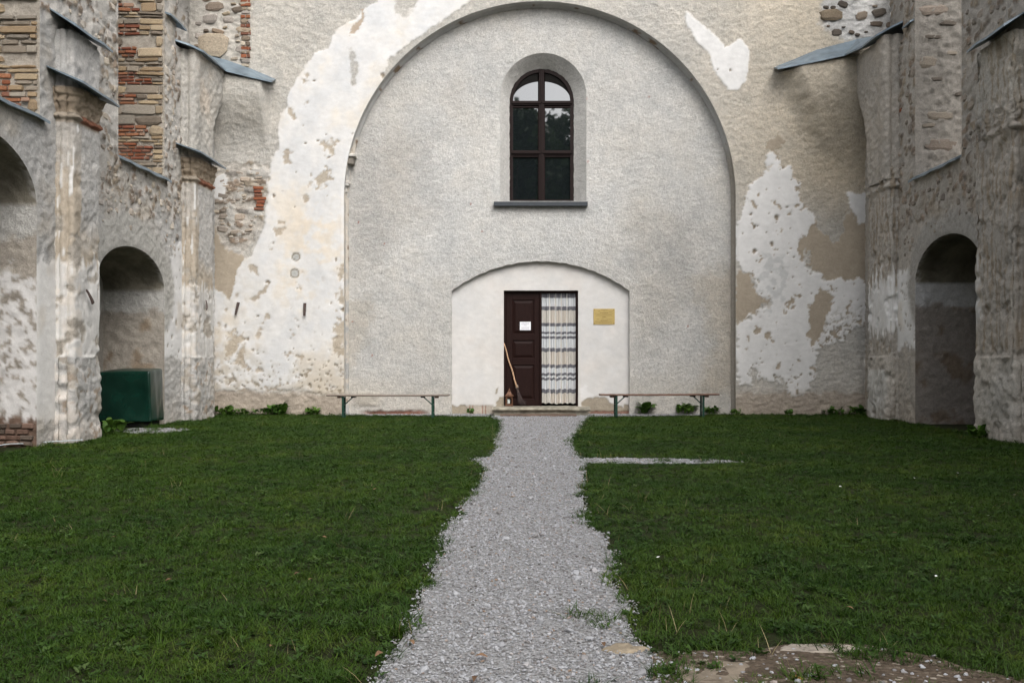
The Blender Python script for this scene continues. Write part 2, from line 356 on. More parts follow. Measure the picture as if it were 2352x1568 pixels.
def reveal(name, mp, A, B, d0, d1, res, fn, parent, flip=False, rough=0.008, seed=0):
    """lining of an opening between polyline A (front) and polyline B (back); A and B have the same number of points"""
    A = np.asarray(A, float); B = np.asarray(B, float); n = len(A)
    nd = max(2, int(round((d1 - d0) / res)) + 1)
    t = np.linspace(0, 1, nd)[:, None]
    u = A[None, :, 0] * (1 - t) + B[None, :, 0] * t; v = A[None, :, 1] * (1 - t) + B[None, :, 1] * t; d = (d0 + (d1 - d0) * t) + 0 * u
    tg = np.gradient(A, axis=0); L = np.hypot(tg[:, 0], tg[:, 1]) + 1e-9; nu_, nv_ = -tg[:, 1] / L, tg[:, 0] / L
    s = np.concatenate([[0], np.cumsum(np.hypot(*np.diff(A, axis=0).T))])[None, :] + 0 * d
    nz = fbm(s.ravel(), d.ravel() + 3.3, 9.0, 4, seed).reshape(d.shape) * rough * np.minimum(1, t * 6)
    u2 = u + nu_[None, :] * nz; v2 = v + nv_[None, :] * nz
    c, a = fn(u.ravel(), v.ravel(), d.ravel(), s.ravel())
    x, y, z = mp(u2.ravel(), v2.ravel(), -d.ravel())
    return mesh_np(name, np.stack([x, y, z], -1), gridquads(nd, n, flip), M['wall'], parent, c, a)
def sweep(name, prof, zs, off, fn, parent, sg=-1, res=0.03, seed=0, cap=None):
    """a plan profile (distance from the axis, y) drawn up along z, with mouldings off(z)"""
    P = resample(prof, res); tg = np.gradient(P, axis=0); L = np.hypot(tg[:, 0], tg[:, 1]) + 1e-9
    # canonical: left wall, x = -X ; travel towards the nave first
    px, py = -P[:, 0], P[:, 1]; tx, ty = -tg[:, 0] / L, tg[:, 1] / L; nx, ny = ty, -tx
    s = np.concatenate([[0], np.cumsum(np.hypot(*np.diff(P, axis=0).T))])
    S, Zz = np.meshgrid(s, zs); sh = S.shape
    h, c, a = fn(S.ravel(), Zz.ravel()); hh = h.reshape(sh) + off(Zz, S)
    x = px[None, :] + nx[None, :] * hh; y = py[None, :] + ny[None, :] * hh
    if sg > 0: x = -x
    o = mesh_np(name, np.stack([x.ravel(), y.ravel(), Zz.ravel()], -1), gridquads(*sh, flip=(sg > 0)), M['wall'], parent, c, a)
    return o
def arch(u0, u1, spring, rise, base, n=44, power=2.0):
    """opening outline from the left foot over the crown to the right foot"""
    c = (u0 + u1) / 2; r = (u1 - u0) / 2
    top = [(c - r * math.cos(math.pi * k / n), spring + rise * (math.sin(math.pi * k / n)) ** (2 / power)) for k in range(n + 1)]
    return [(u0, base)] + top + [(u1, base)]

# bevelled block meshes shared by all bricks and stones
def block_variants(n, bev, jit, seed, name):
    out = []; rnd = random.Random(seed)
    for k in range(n):
        bm = bmesh.new(); bmesh.ops.create_cube(bm, size=1.0)
        bmesh.ops.bevel(bm, geom=list(bm.edges), offset=bev, segments=1, affect='EDGES', profile=0.5)
        for vt in bm.verts:
            vt.co += Vector((rnd.uniform(-jit, jit), rnd.uniform(-jit, jit), rnd.uniform(-jit, jit)))
        me = bpy.data.meshes.new(name); bm.to_mesh(me); bm.free(); me.materials.append(M['stone'])
        out.append(me)
    return out
BRICKS = block_variants(6, 0.10, 0.035, 1, 'brick'); STONES = block_variants(8, 0.22, 0.07, 2, 'stone')
SPAL = [(0.24, 0.19, 0.14), (0.33, 0.27, 0.20), (0.28, 0.25, 0.22), (0.37, 0.305, 0.215), (0.17, 0.135, 0.105), (0.30, 0.225, 0.16), (0.42, 0.365, 0.29)]
BPAL = [(0.26, 0.095, 0.05), (0.21, 0.075, 0.045), (0.29, 0.13, 0.07), (0.19, 0.09, 0.06), (0.32, 0.20, 0.14)]
def stone(parent, kind, c, ax_u, ax_v, su, sv_, sn, col, rot=0.0, square=False):
    me = random.choice(BRICKS if kind == 'brick' or square else STONES)
    o = bpy.data.objects.new(kind, me); COL.objects.link(o); o.parent = parent
    U = Vector(ax_u); V_ = Vector(ax_v); Nn = U.cross(V_)
    cr, sr = math.cos(rot), math.sin(rot); U2 = U * cr + V_ * sr; V2 = V_ * cr - U * sr
    m = Matrix((U2 * su, V2 * sv_, Nn * sn)).transposed().to_4x4(); m.translation = Vector(c)
    o.matrix_basis = m
    f = random.uniform(0.8, 1.2); o.color = (col[0] * f, col[1] * f, col[2] * f, 1)
    return o
def courses(parent, P, ax_u, ax_v, u0, u1, v0, v1, spec, proud=0.03, gap=0.014):
    """coursed masonry in a plane: spec(v, u) -> (kind, row height, min length, max length, palette)"""
    Nn = Vector(ax_u).cross(Vector(ax_v)); v = v0
    while v < v1 - 0.03:
        kind, rh, l0, l1, pal = spec(v); rh = min(rh, v1 - v); u = u0 - random.uniform(0, l0 * 0.5)
        while u < u1 - 0.02:
            L = random.uniform(l0, l1); a = max(u, u0 + random.uniform(0, 0.012)); b = min(u + L, u1 - random.uniform(0, 0.02))
            if b - a > 0.035:
                k2 = kind
                c = Vector(P) + Vector(ax_u) * ((a + b) / 2) + Vector(ax_v) * (v + rh / 2) + Nn * (proud * random.uniform(-0.35, 0.25))
                stone(parent, k2, c, ax_u, ax_v, b - a - gap, rh - gap * random.uniform(0.6, 1.3), 0.07, random.choice(pal), random.uniform(-0.03, 0.03))
            u += L
        v += rh
def scatter_stones(parent, poly, to3d, ax_u, ax_v, n, smin, smax, seed, flat=0.6, pal=SPAL, brick=0.06, holes=(), proud=0.012):
    rnd = random.Random(seed); P = np.array(poly); put = []; tries = 0
    while len(put) < n and tries < n * 30:
        tries += 1
        u = rnd.uniform(P[:, 0].min(), P[:, 0].max()); v = rnd.uniform(P[:, 1].min(), P[:, 1].max())
        s = smin + (smax - smin) * rnd.random() ** 1.8; t = s * rnd.uniform(flat * 0.7, flat * 1.4)
        if psdf(np.array([u]), np.array([v]), poly)[0] < s * 0.35: continue
        if any(psdf(np.array([u]), np.array([v]), hp)[0] > -s * 0.6 for hp in holes): continue
        if any(abs(u - a) < (s + b) * 0.52 and abs(v - c) < (t + d) * 0.52 for a, c, b, d in put): continue
        put.append((u, v, s, t)); isb = rnd.random() < brick
        stone(parent, 'brick' if isb else 'stone', to3d(u, v, proud * rnd.uniform(-0.8, 1.0) - 0.012 - (0.016 if proud == 0.0 else 0.0)), ax_u, ax_v, s, 0.065 if isb else t, 0.085, rnd.choice(BPAL if isb else pal), rnd.uniform(-0.25, 0.25))

STPAL = [(0.29, 0.21, 0.13), (0.33, 0.255, 0.165), (0.25, 0.21, 0.165), (0.36, 0.285, 0.195), (0.19, 0.155, 0.12), (0.28, 0.245, 0.20)]
def jamb_masonry(parent, P, u0, u1, v0, v1, pb):
    """mixed masonry facing -y: flat field stones, with pairs of brick courses towards the inner side"""
    ux, vz = (1, 0, 0), (0, 0, 1); v = v0
    def piece(kind, a, b, z, h, pal):
        if random.random() < 0.07: return
        g = random.uniform(0.012, 0.03)
        c = (P[0] + (a + b) / 2, P[1] + random.uniform(-0.004, 0.022), P[2] + z + h / 2)
        stone(parent, kind, c, ux, vz, b - a - g, h - g * random.uniform(0.5, 1.0), 0.08, random.choice(pal), random.uniform(-0.05, 0.05), square=random.random() < 0.6)
    def fill(kind, a, b, z, h, l0, l1, pal):
        u = a
        while u < b - 0.05:
            L = min(random.uniform(l0, l1), b - u)
            if b - u - L < 0.05: L = b - u
            piece(kind, u, u + L, z, h * random.uniform(0.88, 1.0), pal); u += L
    while v < v1:
        h = random.choice((0.11, 0.14, 0.16, 0.19)); sp = u0 + (u1 - u0) * random.uniform(0.5, 0.85) if random.random() < pb else u0
        if sp > u0:
            nb = 2 if h < 0.17 else 3
            for j in range(nb): fill('brick', u0 - random.uniform(0, 0.1), sp + random.uniform(-0.06, 0.06), v + h * j / nb, h / nb, 0.10, 0.26, BPAL)
        if random.random() < 0.55: fill('stone', sp, u1, v, h, 0.2, 0.6, STPAL)
        else:
            q = random.uniform(0.4, 0.6); fill('stone', sp, u1, v, h * q, 0.15, 0.4, STPAL); fill('stone', sp, u1, v + h * q, h * (1 - q), 0.15, 0.45, STPAL)
        v += h
class MB:
    def __init__(s): s.bm = bmesh.new()
    def box(s, x0, x1, y0, y1, z0, z1, bev=0.0, seg=1):
        r = bmesh.ops.create_cube(s.bm, size=1.0); vs = r['verts']
        for v in vs: v.co = Vector((x0 + (v.co.x + .5) * (x1 - x0), y0 + (v.co.y + .5) * (y1 - y0), z0 + (v.co.z + .5) * (z1 - z0)))
        if bev:
            es = list({e for v in vs for e in v.link_edges}); bmesh.ops.bevel(s.bm, geom=es, offset=bev, segments=seg, affect='EDGES', profile=0.5)
        return s
    def bar(s, a, b, w, h, up=(0, 0, 1)):
        a = Vector(a); b = Vector(b); d = (b - a); L = d.length; d.normalize(); sd_ = d.cross(Vector(up)).normalized(); u2 = sd_.cross(d)
        r = bmesh.ops.create_cube(s.bm, size=1.0)
        for v in r['verts']:
            c = v.co.copy(); v.co = a + d * ((c.x + .5) * L) + sd_ * (c.y * w) + u2 * (c.z * h)
        return s
    def tube(s, pts, rad, n=8, caps=True):
        pts = [Vector(p) for p in pts]; rad = rad if isinstance(rad, (list, tuple)) else [rad] * len(pts); rings = []
        for i, p in enumerate(pts):
            d = (pts[min(i + 1, len(pts) - 1)] - pts[max(i - 1, 0)]).normalized(); u = d.orthogonal().normalized()
            if i == 0: ref = u
            u = (ref - d * ref.dot(d)).normalized(); ref = u; w_ = d.cross(u)
            rings.append([s.bm.verts.new(p + (u * math.cos(2 * math.pi * k / n) + w_ * math.sin(2 * math.pi * k / n)) * rad[i]) for k in range(n)])
        for a, b in zip(rings[:-1], rings[1:]):
            for k in range(n): s.bm.faces.new((a[k], a[(k + 1) % n], b[(k + 1) % n], b[k]))
        if caps:
            s.bm.faces.new(rings[0][::-1]); s.bm.faces.new(rings[-1])
        return s
    def prism(s, pts, axis, d0, d1):
        """closed outline in the two other axes extruded along axis"""
        def mk(p, d):
            return {'y': (p[0], d, p[1]), 'x': (d, p[0], p[1]), 'z': (p[0], p[1], d)}[axis]
        a = [s.bm.verts.new(mk(p, d0)) for p in pts]; b = [s.bm.verts.new(mk(p, d1)) for p in pts]; n = len(pts)
        s.bm.faces.new(a); s.bm.faces.new(b[::-1])
        for k in range(n): s.bm.faces.new((a[k], b[k], b[(k + 1) % n], a[(k + 1) % n]))
        return s
    def strip(s, front, back, th):
        """sheet between a front and a back polyline with thickness th and a turned-down front edge"""
        f = [Vector(p) for p in front]; b = [Vector(p) for p in back]; dz = Vector((0, 0, th))
        T = [s.bm.verts.new(p) for p in f]; Bk = [s.bm.verts.new(p) for p in b]; T2 = [s.bm.verts.new(p - dz) for p in f]; B2 = [s.bm.verts.new(p - dz * 0.5) for p in b]
        for i in range(len(f) - 1):
            s.bm.faces.new((T[i], T[i + 1], Bk[i + 1], Bk[i])); s.bm.faces.new((T2[i + 1], T2[i], B2[i], B2[i + 1]))
            s.bm.faces.new((T2[i], T2[i + 1], T[i + 1], T[i])); s.bm.faces.new((Bk[i], Bk[i + 1], B2[i + 1], B2[i]))
        for i in (0, -1): s.bm.faces.new((T[i], Bk[i], B2[i], T2[i]))
        return s
    def build(s, name, mat, parent=None, smooth=False, loc=None):
        bmesh.ops.recalc_face_normals(s.bm, faces=list(s.bm.faces))
        me = bpy.data.meshes.new(name); s.bm.to_mesh(me); s.bm.free()
        o = link(name, me, M[mat] if isinstance(mat, str) else mat, parent, smooth)
        if loc: o.location = loc
        return o

# ================================================================== GROUND
def flat(name, pts, z, mat):
    bm = bmesh.new(); vs = [bm.verts.new((x, y, z)) for x, y in pts]; f = bm.faces.new(vs); bmesh.ops.triangulate(bm, faces=[f]); bmesh.ops.recalc_face_normals(bm, faces=list(bm.faces))
    if bm.faces[:] and bm.faces[0].normal.z < 0: bmesh.ops.reverse_faces(bm, faces=list(bm.faces))
    me = bpy.data.meshes.new(name); bm.to_mesh(me); bm.free(); o = link(name, me, M[mat]); o['kind'] = 'structure'; return o
flat('ground', [(-400, -400), (400, -400), (400, 400), (-400, 400)], 0.0, 'soil')
PL = [(1128, 958), (1150, 966), (1152, 985), (1137, 1008), (1140, 1030), (1125, 1049), (1085, 1054), (1115, 1075), (1110, 1100), (1095, 1125), (1060, 1165), (1066, 1180), (1040, 1195), (1008, 1230), (1022, 1268), (985, 1300), (1000, 1322), (970, 1347), (966, 1390), (945, 1410), (935, 1450), (910, 1490), (878, 1530), (862, 1570), (820, 1700)]
PR = [(1356, 958), (1340, 968), (1330, 985), (1310, 1010), (1326, 1047), (1345, 1062), (1340, 1090), (1335, 1130), (1346, 1180), (1350, 1215), (1385, 1225), (1392, 1260), (1417, 1275), (1410, 1310), (1405, 1340), (1430, 1370), (1450, 1390), (1440, 1440), (1468, 1480), (1515, 1512), (1560, 1600), (1600, 1700)]
path_poly = [onground(*p) for p in PL] + [(-0.7, -18.6), (-0.7, -24), (0.8, -24), (0.8, -18.4)] + [onground(*p) for p in PR[::-1]] + [(0.98, 0.3), (-0.95, 0.3)]
flat('gravel_path', path_poly, 0.004, 'pathbed')
earth_poly = [onground(*p) for p in [(1500, 1500), (1560, 1498), (1640, 1497), (1700, 1500), (1760, 1492), (1800, 1484), (1900, 1480), (1990, 1484), (2080, 1500), (2150, 1512), (2210, 1535), (2330, 1560), (2480, 1590), (2600, 1640), (2600, 1800), (1500, 1800)]]
flat('bare_earth', earth_poly, 0.008, 'earth')
cross_r = [onground(*p) for p in [(1330, 1054), (1420, 1052), (1560, 1054), (1650, 1057), (1720, 1062), (1600, 1066), (1460, 1066), (1340, 1064)]]
foot_l = [(-4.6, 0.4), (-4.5, -0.08), (-3.2, -0.25), (-1.8, -0.45), (-1.0, -0.7), (-1.0, 0.4)]
foot_r = [(1.0, 0.4), (1.0, -0.8), (1.9, -0.5), (2.6, -0.35), (3.4, -0.1), (3.5, 0.4)]
foot_box = [onground(*p) for p in [(262, 990), (300, 984), (420, 983), (440, 988), (380, 995), (300, 997)]]
flat('gravel_cross_strip', cross_r, 0.006, 'pathbed'); flat('gravel_wall_strip', foot_l, 0.0045, 'pathbed'); flat('gravel_wall_strip', foot_r, 0.0055, 'pathbed'); flat('gravel_patch', foot_box, 0.006, 'pathbed')

# ================================================================== END WALL (blocked chancel arch)
end = tag(empty('end_wall', (0, 0, 0)), 'tall plastered end wall with a blocked round arch, small door and arched window', 'wall')
AC, AR = bx(1240), bx(1690)                       # arch centre and radius
ASPR = bz(453)
big = [(-AR, -0.3)] + [(-AR * math.cos(math.pi * k / 96), ASPR + AR * math.sin(math.pi * k / 96)) for k in range(97)] + [(AR, -0.3)]
YI, YD = 0.27, 0.38                                # depths of the blocking wall and of the door niche
mp_end = lambda u, v, h: (u, -h, v)
def W(*p): return wallpts(p)
def fn_end(u, v):
    L = Lay(u, v, 11, GREY, 0.15, 1.0, 0.010)
    warm = sst(2.0, 5.5, u) * sst(3.5, 5.0, v); L.tint(warm, (1.06, 0.99, 0.88))
    L.tint(sst(-3.0, -6.5, u) * sst(5.5, 7.5, v) * 0.6, (1.1, 1.08, 1.04))
    dk = L.mask(W((1850, 240), (2010, 200), (2060, 560), (1880, 560), (1840, 420)), 0.5, 2); L.tint(dk * 0.7, (0.84, 0.81, 0.76))
    # left of the arch
    wl_ = L.mask(W((905, -60), (870, 0), (835, 25), (815, 45), (776, 69), (763, 85), (756, 112), (735, 118), (722, 125), (698, 156), (675, 193), (660, 225), (659, 243), (640, 272), (636, 300), (641, 340), (622, 376), (617, 390), (613, 440), (610, 480), (606, 520), (590, 560), (575, 590), (556, 600), (540, 640), (528, 690), (505, 672), (480, 650), (440, 700), (440, 900), (520, 897), (600, 905), (680, 893), (740, 903), (810, 905), (830, 300), (900, 130), (1100, -10), (1240, -40), (1240, -80)), 0.012, 0.55)
    lr = L.mask(W((440, 375), (560, 372), (622, 378), (613, 430), (608, 480), (600, 520), (588, 555), (560, 578), (530, 572), (500, 545), (484, 505), (440, 480)), 0.03, 1.0)
    L.put(L.mask(W((440, 470), (486, 500), (505, 545), (560, 582), (566, 640), (545, 668), (520, 700), (480, 690), (440, 640)), 0.01, 1.0), UNDER, 0.006, 0.06, 0.35)
    L.put(wl_, WHITE, 0.016, 0.07, 0.16, 0.0025)
    L.tint(wl_ * sst(-0.1, 0.6, L.n1 + 0.3 * L.n2) * 0.9, (0.98, 0.93, 0.855)); lfe = sst(-4.9, -6.2, u) * sst(3.3, 2.4, v); L.tint(wl_ * lfe * sst(-0.3, 0.3, L.n2), (0.93, 0.90, 0.85))
    L.put(wl_ * sst(0.40, 0.52, fbm(u, v, 2.6, 4, 262)) * sst(-4.2, -4.6, u), (0.44, 0.385, 0.315), 0.006, 0.08, 0.5)
    cream = sst(-5.6, -4.6, u) * sst(-3.6, -4.4, u) * sst(5.0, 3.8, v) * sst(1.6, 2.6, v) * sst(-0.1, 0.4, L.n2 + L.n1); L.tint(wl_ * cream * 0.7, (1.0, 0.93, 0.83))
    L.put(L.mask(W((806, 118), (820, 122), (822, 160), (817, 196), (807, 196), (803, 150)), 0.03), GREY, 0.012, 0.1, 0.9, 0.008)
    L.put(L.mask(W((905, -20), (985, -60), (960, 5), (945, 25), (930, 40), (905, 20)), 0.03), GREY, 0.01, 0.1, 0.9, 0.008)
    L.put(L.mask(W((838, 25), (832, 60), (812, 78), (800, 82), (805, 68), (820, 50)), 0.01), (0.40, 0.33, 0.26), 0.008, 0.05, 0.3)
    for p in [[(720, 400), (750, 385), (765, 400), (745, 440), (725, 430)], [(735, 330), (760, 315), (770, 345), (755, 365)], [(770, 610), (795, 600), (795, 640), (775, 640)], [(765, 745), (800, 730), (800, 830), (775, 815)], [(768, 690), (795, 660), (800, 700), (780, 720)], [(523, 760), (545, 752), (560, 775), (566, 800), (555, 840), (535, 835), (525, 800)]]:
        L.put(L.mask(W(*p), 0.015, 2.2) * sst(-0.55, -0.1, L.n2), (0.47, 0.41, 0.33), 0.003, 0.1, 0.6, 0.006)
    L.rubble(lr, 5.5, (0.54, 0.50, 0.445), 0.55, 1.5, 3, 0.45); L.put(lr * sst(0.1, 0.3, fbm(u, v, 3.0, 4, 263)), (0.53, 0.505, 0.465), 0.012, 0.1, 0.9, 0.012)
    L.put(L.mask(W((486, 405), (515, 400), (522, 430), (510, 460), (486, 455)), 0.012), WHITE, 0.012, 0.05, 0.2)
    for cx_, cy_, r_ in ((680, 590, 0.075), (677, 628, 0.085)):
        d = np.hypot(u - bx(cx_), v - bz(cy_)); L.put(sst(r_ + .012, r_, d), (0.47, 0.47, 0.45), 0.008 - 0.01 * 0, 0.1, 0.7); L.put(sst(.018, .006, abs(d - r_)), (0.28, 0.25, 0.2), 0.0, 0.1, 0.6)
    low = sst(2.3, 0.7, v)
    left = u < -3.5
    L.pocks(wl_, 4.0, 0.12, 0.22); L.pocks(wl_ * sst(2.6, 1.2, v), 9.0, 0.20, 0.22, seed=57); L.pocks(wl_ * low, 15.0, 0.25, 0.18, (0.36, 0.32, 0.26), seed=59)
    L.peel(wl_ * left, 0.95 - 0.50 * sst(1.7, 0.6, v), (0.42, 0.375, 0.31), 5.0); L.peel(wl_ * left, 1.0 - 0.62 * sst(1.9, 0.6, v), (0.38, 0.34, 0.28), 14.0, 74); L.tint(wl_ * left * sst(1.7, 0.5, v) * sst(-0.4, 0.4, L.n2 + L.n1), (0.80, 0.765, 0.71)); L.tint(wl_ * sst(0.05, 0.5, -L.n1 + 0.4 * L.n2), (0.93, 0.945, 0.965))
    # right of the arch
    rb = np.zeros(u.shape)
    for p in ([(1850, 545), (1872, 518), (1920, 560), (1960, 470), (2000, 470), (2060, 600), (2060, 640), (1985, 645), (1900, 645), (1865, 620)], [(1862, 700), (1890, 655), (1914, 680), (1902, 730), (1880, 780), (1862, 800), (1854, 770)], [(1690, 615), (1722, 628), (1740, 670), (1768, 690), (1742, 714), (1690, 740)], [(1760, 330), (1785, 300), (1795, 330), (1782, 360)], [(1700, 500), (1722, 430), (1745, 395), (1800, 385), (1845, 460), (1880, 520), (1840, 600), (1700, 600)]):
        rb = np.maximum(rb, L.mask(W(*p), 0.012, 1.1))
    L.put(rb, UNDER, 0.006, 0.07, 0.45)
    wr = L.mask(W((1780, 355), (1790, 360), (1790, 390), (1815, 388), (1832, 420), (1838, 450), (1848, 475), (1872, 500), (1872, 515), (1850, 545), (1838, 560), (1850, 600), (1860, 622), (1888, 640), (1900, 645), (1985, 642), (2060, 630), (2060, 745), (2000, 748), (1960, 758), (1925, 785), (1895, 795), (1878, 800), (1870, 860), (1850, 905), (1830, 915), (1800, 895), (1795, 872), (1745, 872), (1735, 850), (1722, 850), (1726, 885), (1700, 878), (1690, 860), (1690, 740), (1735, 718), (1766, 712), (1768, 690), (1742, 668), (1736, 642), (1715, 622), (1690, 608), (1690, 520), (1712, 470), (1722, 430), (1745, 398), (1772, 385)), 0.012, 1.5)
    wr = wr * (1 - L.mask(W((1862, 700), (1890, 655), (1914, 680), (1902, 730), (1880, 780), (1862, 800), (1854, 770)), 0.012, 1.1)) * (1 - L.mask(W((1838, 540), (1860, 545), (1862, 590), (1838, 600)), 0.01, 1.4))
    wr2 = np.maximum(L.mask(W((1572, 28), (1590, 36), (1610, 56), (1640, 80), (1662, 105), (1660, 125), (1640, 140), (1625, 120), (1600, 98), (1580, 65)), 0.012, 0.5), L.mask(W((1655, 118), (1700, 88), (1720, 115), (1722, 150), (1712, 185), (1692, 208), (1672, 206), (1655, 185), (1640, 160), (1630, 135)), 0.012, 0.5))
    wr2 = np.maximum(wr2, L.mask(W((1943, 440), (2000, 445), (2000, 500), (1976, 516), (1955, 480)), 0.012, 0.8))
    wr2 = np.maximum(wr2, L.mask(W((1760, 355), (1778, 350), (1780, 372), (1765, 385), (1755, 375)), 0.012, 0.8))
    L.put(np.maximum(wr, wr2), WHITE, 0.016, 0.06, 0.16, 0.0025)
    ef = fbm(u, v, 4.0, 4, 261); L.put(wr * sst(0.42, 0.5, ef) * sst(bx(1700), bx(1720), u), UNDER, 0.004, 0.07, 0.5)
    gp = L.mask(W((1740, 580), (1800, 585), (1815, 640), (1790, 700), (1760, 720), (1745, 640)), 0.03, 2.0) * sst(-0.2, 0.2, L.n2); L.put(wr * gp, (0.50, 0.50, 0.49), 0.014, 0.05, 0.2)
    L.pocks(wr * sst(2.6, 3.0, v), 5.0, 0.15, 0.40); L.pocks(wr, 9.0, 0.10, 0.15, seed=62); L.pocks(wr * low, 14.0, 0.20, 0.18, seed=58); L.pocks(wr2, 6, 0.12, 0.3, seed=60)
    L.peel(wr * (~left), 0.85 - 0.5 * sst(1.7, 0.6, v), (0.35, 0.31, 0.25))
    L.peel(wr * sst(bx(1880), bx(1900), u) * sst(2.3, 1.6, v), 0.15, (0.33, 0.29, 0.23), 13)
    # foot of the wall: pinkish damp render, flaking
    ft = sst(0.52, 0.40, v + 0.10 * L.n2 + 0.05 * L.n1) * (1 - wr * 0.6)
    L.put(ft, (0.44, 0.385, 0.325), 0.004, 0.12, 0.9, 0.014)
    L.tint(sst(0.9, 0.1, v) * 0.5, (0.98, 0.93, 0.88))
    # bare rubble high up in both corners
    tl = L.mask(W((380, -80), (584, -80), (582, 60), (576, 110), (574, 160), (540, 175), (380, 150)), 0.05, 0.7)
    tr = L.mask(W((1888, -80), (2120, -80), (2120, 110), (1960, 105), (1890, 70)), 0.08, 1.5)
    L.put(tl, (0.53, 0.495, 0.44), 0.0, 0.1, 0.9, 0.02); L.put(tr, (0.55, 0.54, 0.52), 0.0, 0.08, 0.9, 0.02)
    return L.h, L.col, L.a
def springers(u, v):
    nz = 0.03 * fbm(u, v, 2.5, 3, 201)
    pl = 0.36 * sst(5.25, 6.45, v + nz) * sst(5.36, 5.50, -u + nz * 0.6) * sst(0.02, -0.05, v - (6.58 + (-u - 5.26) * 0.218))
    xl = 4.72 + 0.85 * np.clip((6.85 - v) / 1.9, 0, 1.2)
    pr = 0.40 * sst(4.7, 6.7, v + nz) * sst(-0.10, 0.45, u - xl + nz * 2) * sst(0.02, -0.05, v - (6.83 + (u - 4.66) * 0.186))
    return pl + pr
panel('wall_face', mp_end, -7.4, 7.4, -0.12, 8.7, 0.025, fn_end, end, [big], recess=springers)
# mouldings of the big arch: plastered reveal with a shallow rib
def fn_rev(u, v, d, s):
    n = fbm(s, d, 3, 4, 4); c = np.array((0.46, 0.455, 0.44))[None, :] * (1 + 0.15 * n)[:, None]
    wv_ = (sst(5.9, 5.3, v) * (u < 0) * sst(-0.1, 0.2, n + 0.15))[:, None]; c = c * (1 - wv_) + np.array((0.58, 0.53, 0.46)) * wv_
    bk = (sst(0.30, 0.45, n) * sst(0.1, 0.2, d))[:, None]; c = c * (1 - bk) + np.array((0.22, 0.16, 0.11)) * bk
    lo = (sst(5.6, 5.0, v) * (u > 0))[:, None]; c = c * (1 - lo) + np.array((0.36, 0.33, 0.285)) * lo
    return c, 0.35 + 0.4 * sst(5.3, 4.8, v)
bigp = resample(big, 0.04); inn = bigp.copy()
ctr = np.array([0, ASPR]); 
def inset(pl, d):
    pl = np.array(pl); t = np.gradient(pl, axis=0); L = np.hypot(t[:, 0], t[:, 1])[:, None] + 1e-9; n = np.stack([t[:, 1], -t[:, 0]], -1) / L
    return pl + n * d
reveal('arch_reveal', mp_end, bigp, inset(bigp, 0.0), 0.0, 0.17, 0.03, fn_rev, end, flip=True, rough=0.004, seed=3)
reveal('arch_moulding', mp_end, inset(bigp, -0.005), inset(bigp, 0.045), 0.168, 0.23, 0.012, fn_rev, end, flip=True, rough=0.003, seed=4)
reveal('arch_reveal', mp_end, inset(bigp, 0.045), inset(bigp, 0.05), 0.229, YI + 0.05, 0.02, fn_rev, end, flip=True, rough=0.004, seed=5)
# blocking wall
ZI = ZB + YI; ZD = ZB + YD
def WI(*p): return wallpts(p, ZI)
mp_inf = lambda u, v, h: (u, YI - h, v)
du0, du1 = bx(1037, ZI), bx(1446, ZI); dspr, dtop = bz(668, ZI), bz(600, ZI)
dr = dtop - dspr; dhw = (du1 - du0) / 2; dR = (dhw * dhw + dr * dr) / (2 * dr); dc = (du0 + du1) / 2; da = math.asin(dhw / dR)
door_niche = [(du0, -0.3)] + [(dc + dR * math.sin(-da + 2 * da * k / 60), dtop - dR + dR * math.cos(-da + 2 * da * k / 60) + 0.012 * math.sin(k * 1.7) * math.sin(k * .37)) for k in range(61)] + [(du1, -0.3)]
wo0, wo1 = bx(1149, ZI), bx(1347, ZI); wospr = bz(221, ZI); wobot = bz(462, ZI)
win_out = arch(wo0, wo1, wospr, (wo1 - wo0) / 2, wobot, 48)
def fn_inf(u, v):
    L = Lay(u, v, 23, (0.585, 0.57, 0.54), 0.16, 1.0, 0.006)
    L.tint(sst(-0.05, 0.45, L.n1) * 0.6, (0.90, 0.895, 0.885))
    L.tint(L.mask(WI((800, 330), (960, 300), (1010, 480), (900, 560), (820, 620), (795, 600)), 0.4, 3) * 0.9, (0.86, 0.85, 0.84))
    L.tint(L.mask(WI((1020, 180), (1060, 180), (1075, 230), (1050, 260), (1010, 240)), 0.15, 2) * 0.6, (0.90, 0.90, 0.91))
    pale_patch = L.mask(WI((900, 440), (1140, 250), (1420, 350), (1440, 560), (1330, 600), (1040, 660), (900, 640)), 0.4, 3); L.tint(pale_patch * 0.9, (1.08, 1.09, 1.105))  # paler blotch in the render around the middle
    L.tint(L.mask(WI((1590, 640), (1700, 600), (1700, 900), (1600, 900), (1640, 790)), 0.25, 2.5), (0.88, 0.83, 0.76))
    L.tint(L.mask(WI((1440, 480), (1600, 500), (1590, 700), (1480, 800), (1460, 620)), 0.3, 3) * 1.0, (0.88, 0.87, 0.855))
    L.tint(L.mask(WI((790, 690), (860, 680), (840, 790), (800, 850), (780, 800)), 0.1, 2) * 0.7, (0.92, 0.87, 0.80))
    L.tint(sst(1.0, 0.3, v) * 0.7, (1.0, 0.96, 0.905))
    d1, d2, cid = worley(u, v, 1.3, 5); L.put(sst(0.03, 0.012, d1) * (cid < 0.12), (0.30, 0.10, 0.06), 0, 0, 0.5)
    br = sst(0.09, 0.05, v + 0.02 * L.n3) * sst(-3.7, -3.4, u) * sst(-2.1, -2.5, u); L.put(br, (0.26, 0.13, 0.095), -0.03, 0.2, 0.9, 0.012)
    fl = sst(0.14, 0.10, abs(v - 0.30 - 0.1 * L.n1)) * sst(-3.9, -3.6, u) * sst(-3.1, -3.4, u); L.put(fl, (0.50, 0.46, 0.40), 0.02, 0.1, 0.9, 0.012)
    return L.h, L.col, L.a
panel('blocking_wall', mp_inf, -4.1, 4.1, -0.12, 8.4, 0.025, fn_inf, end, [door_niche, win_out])
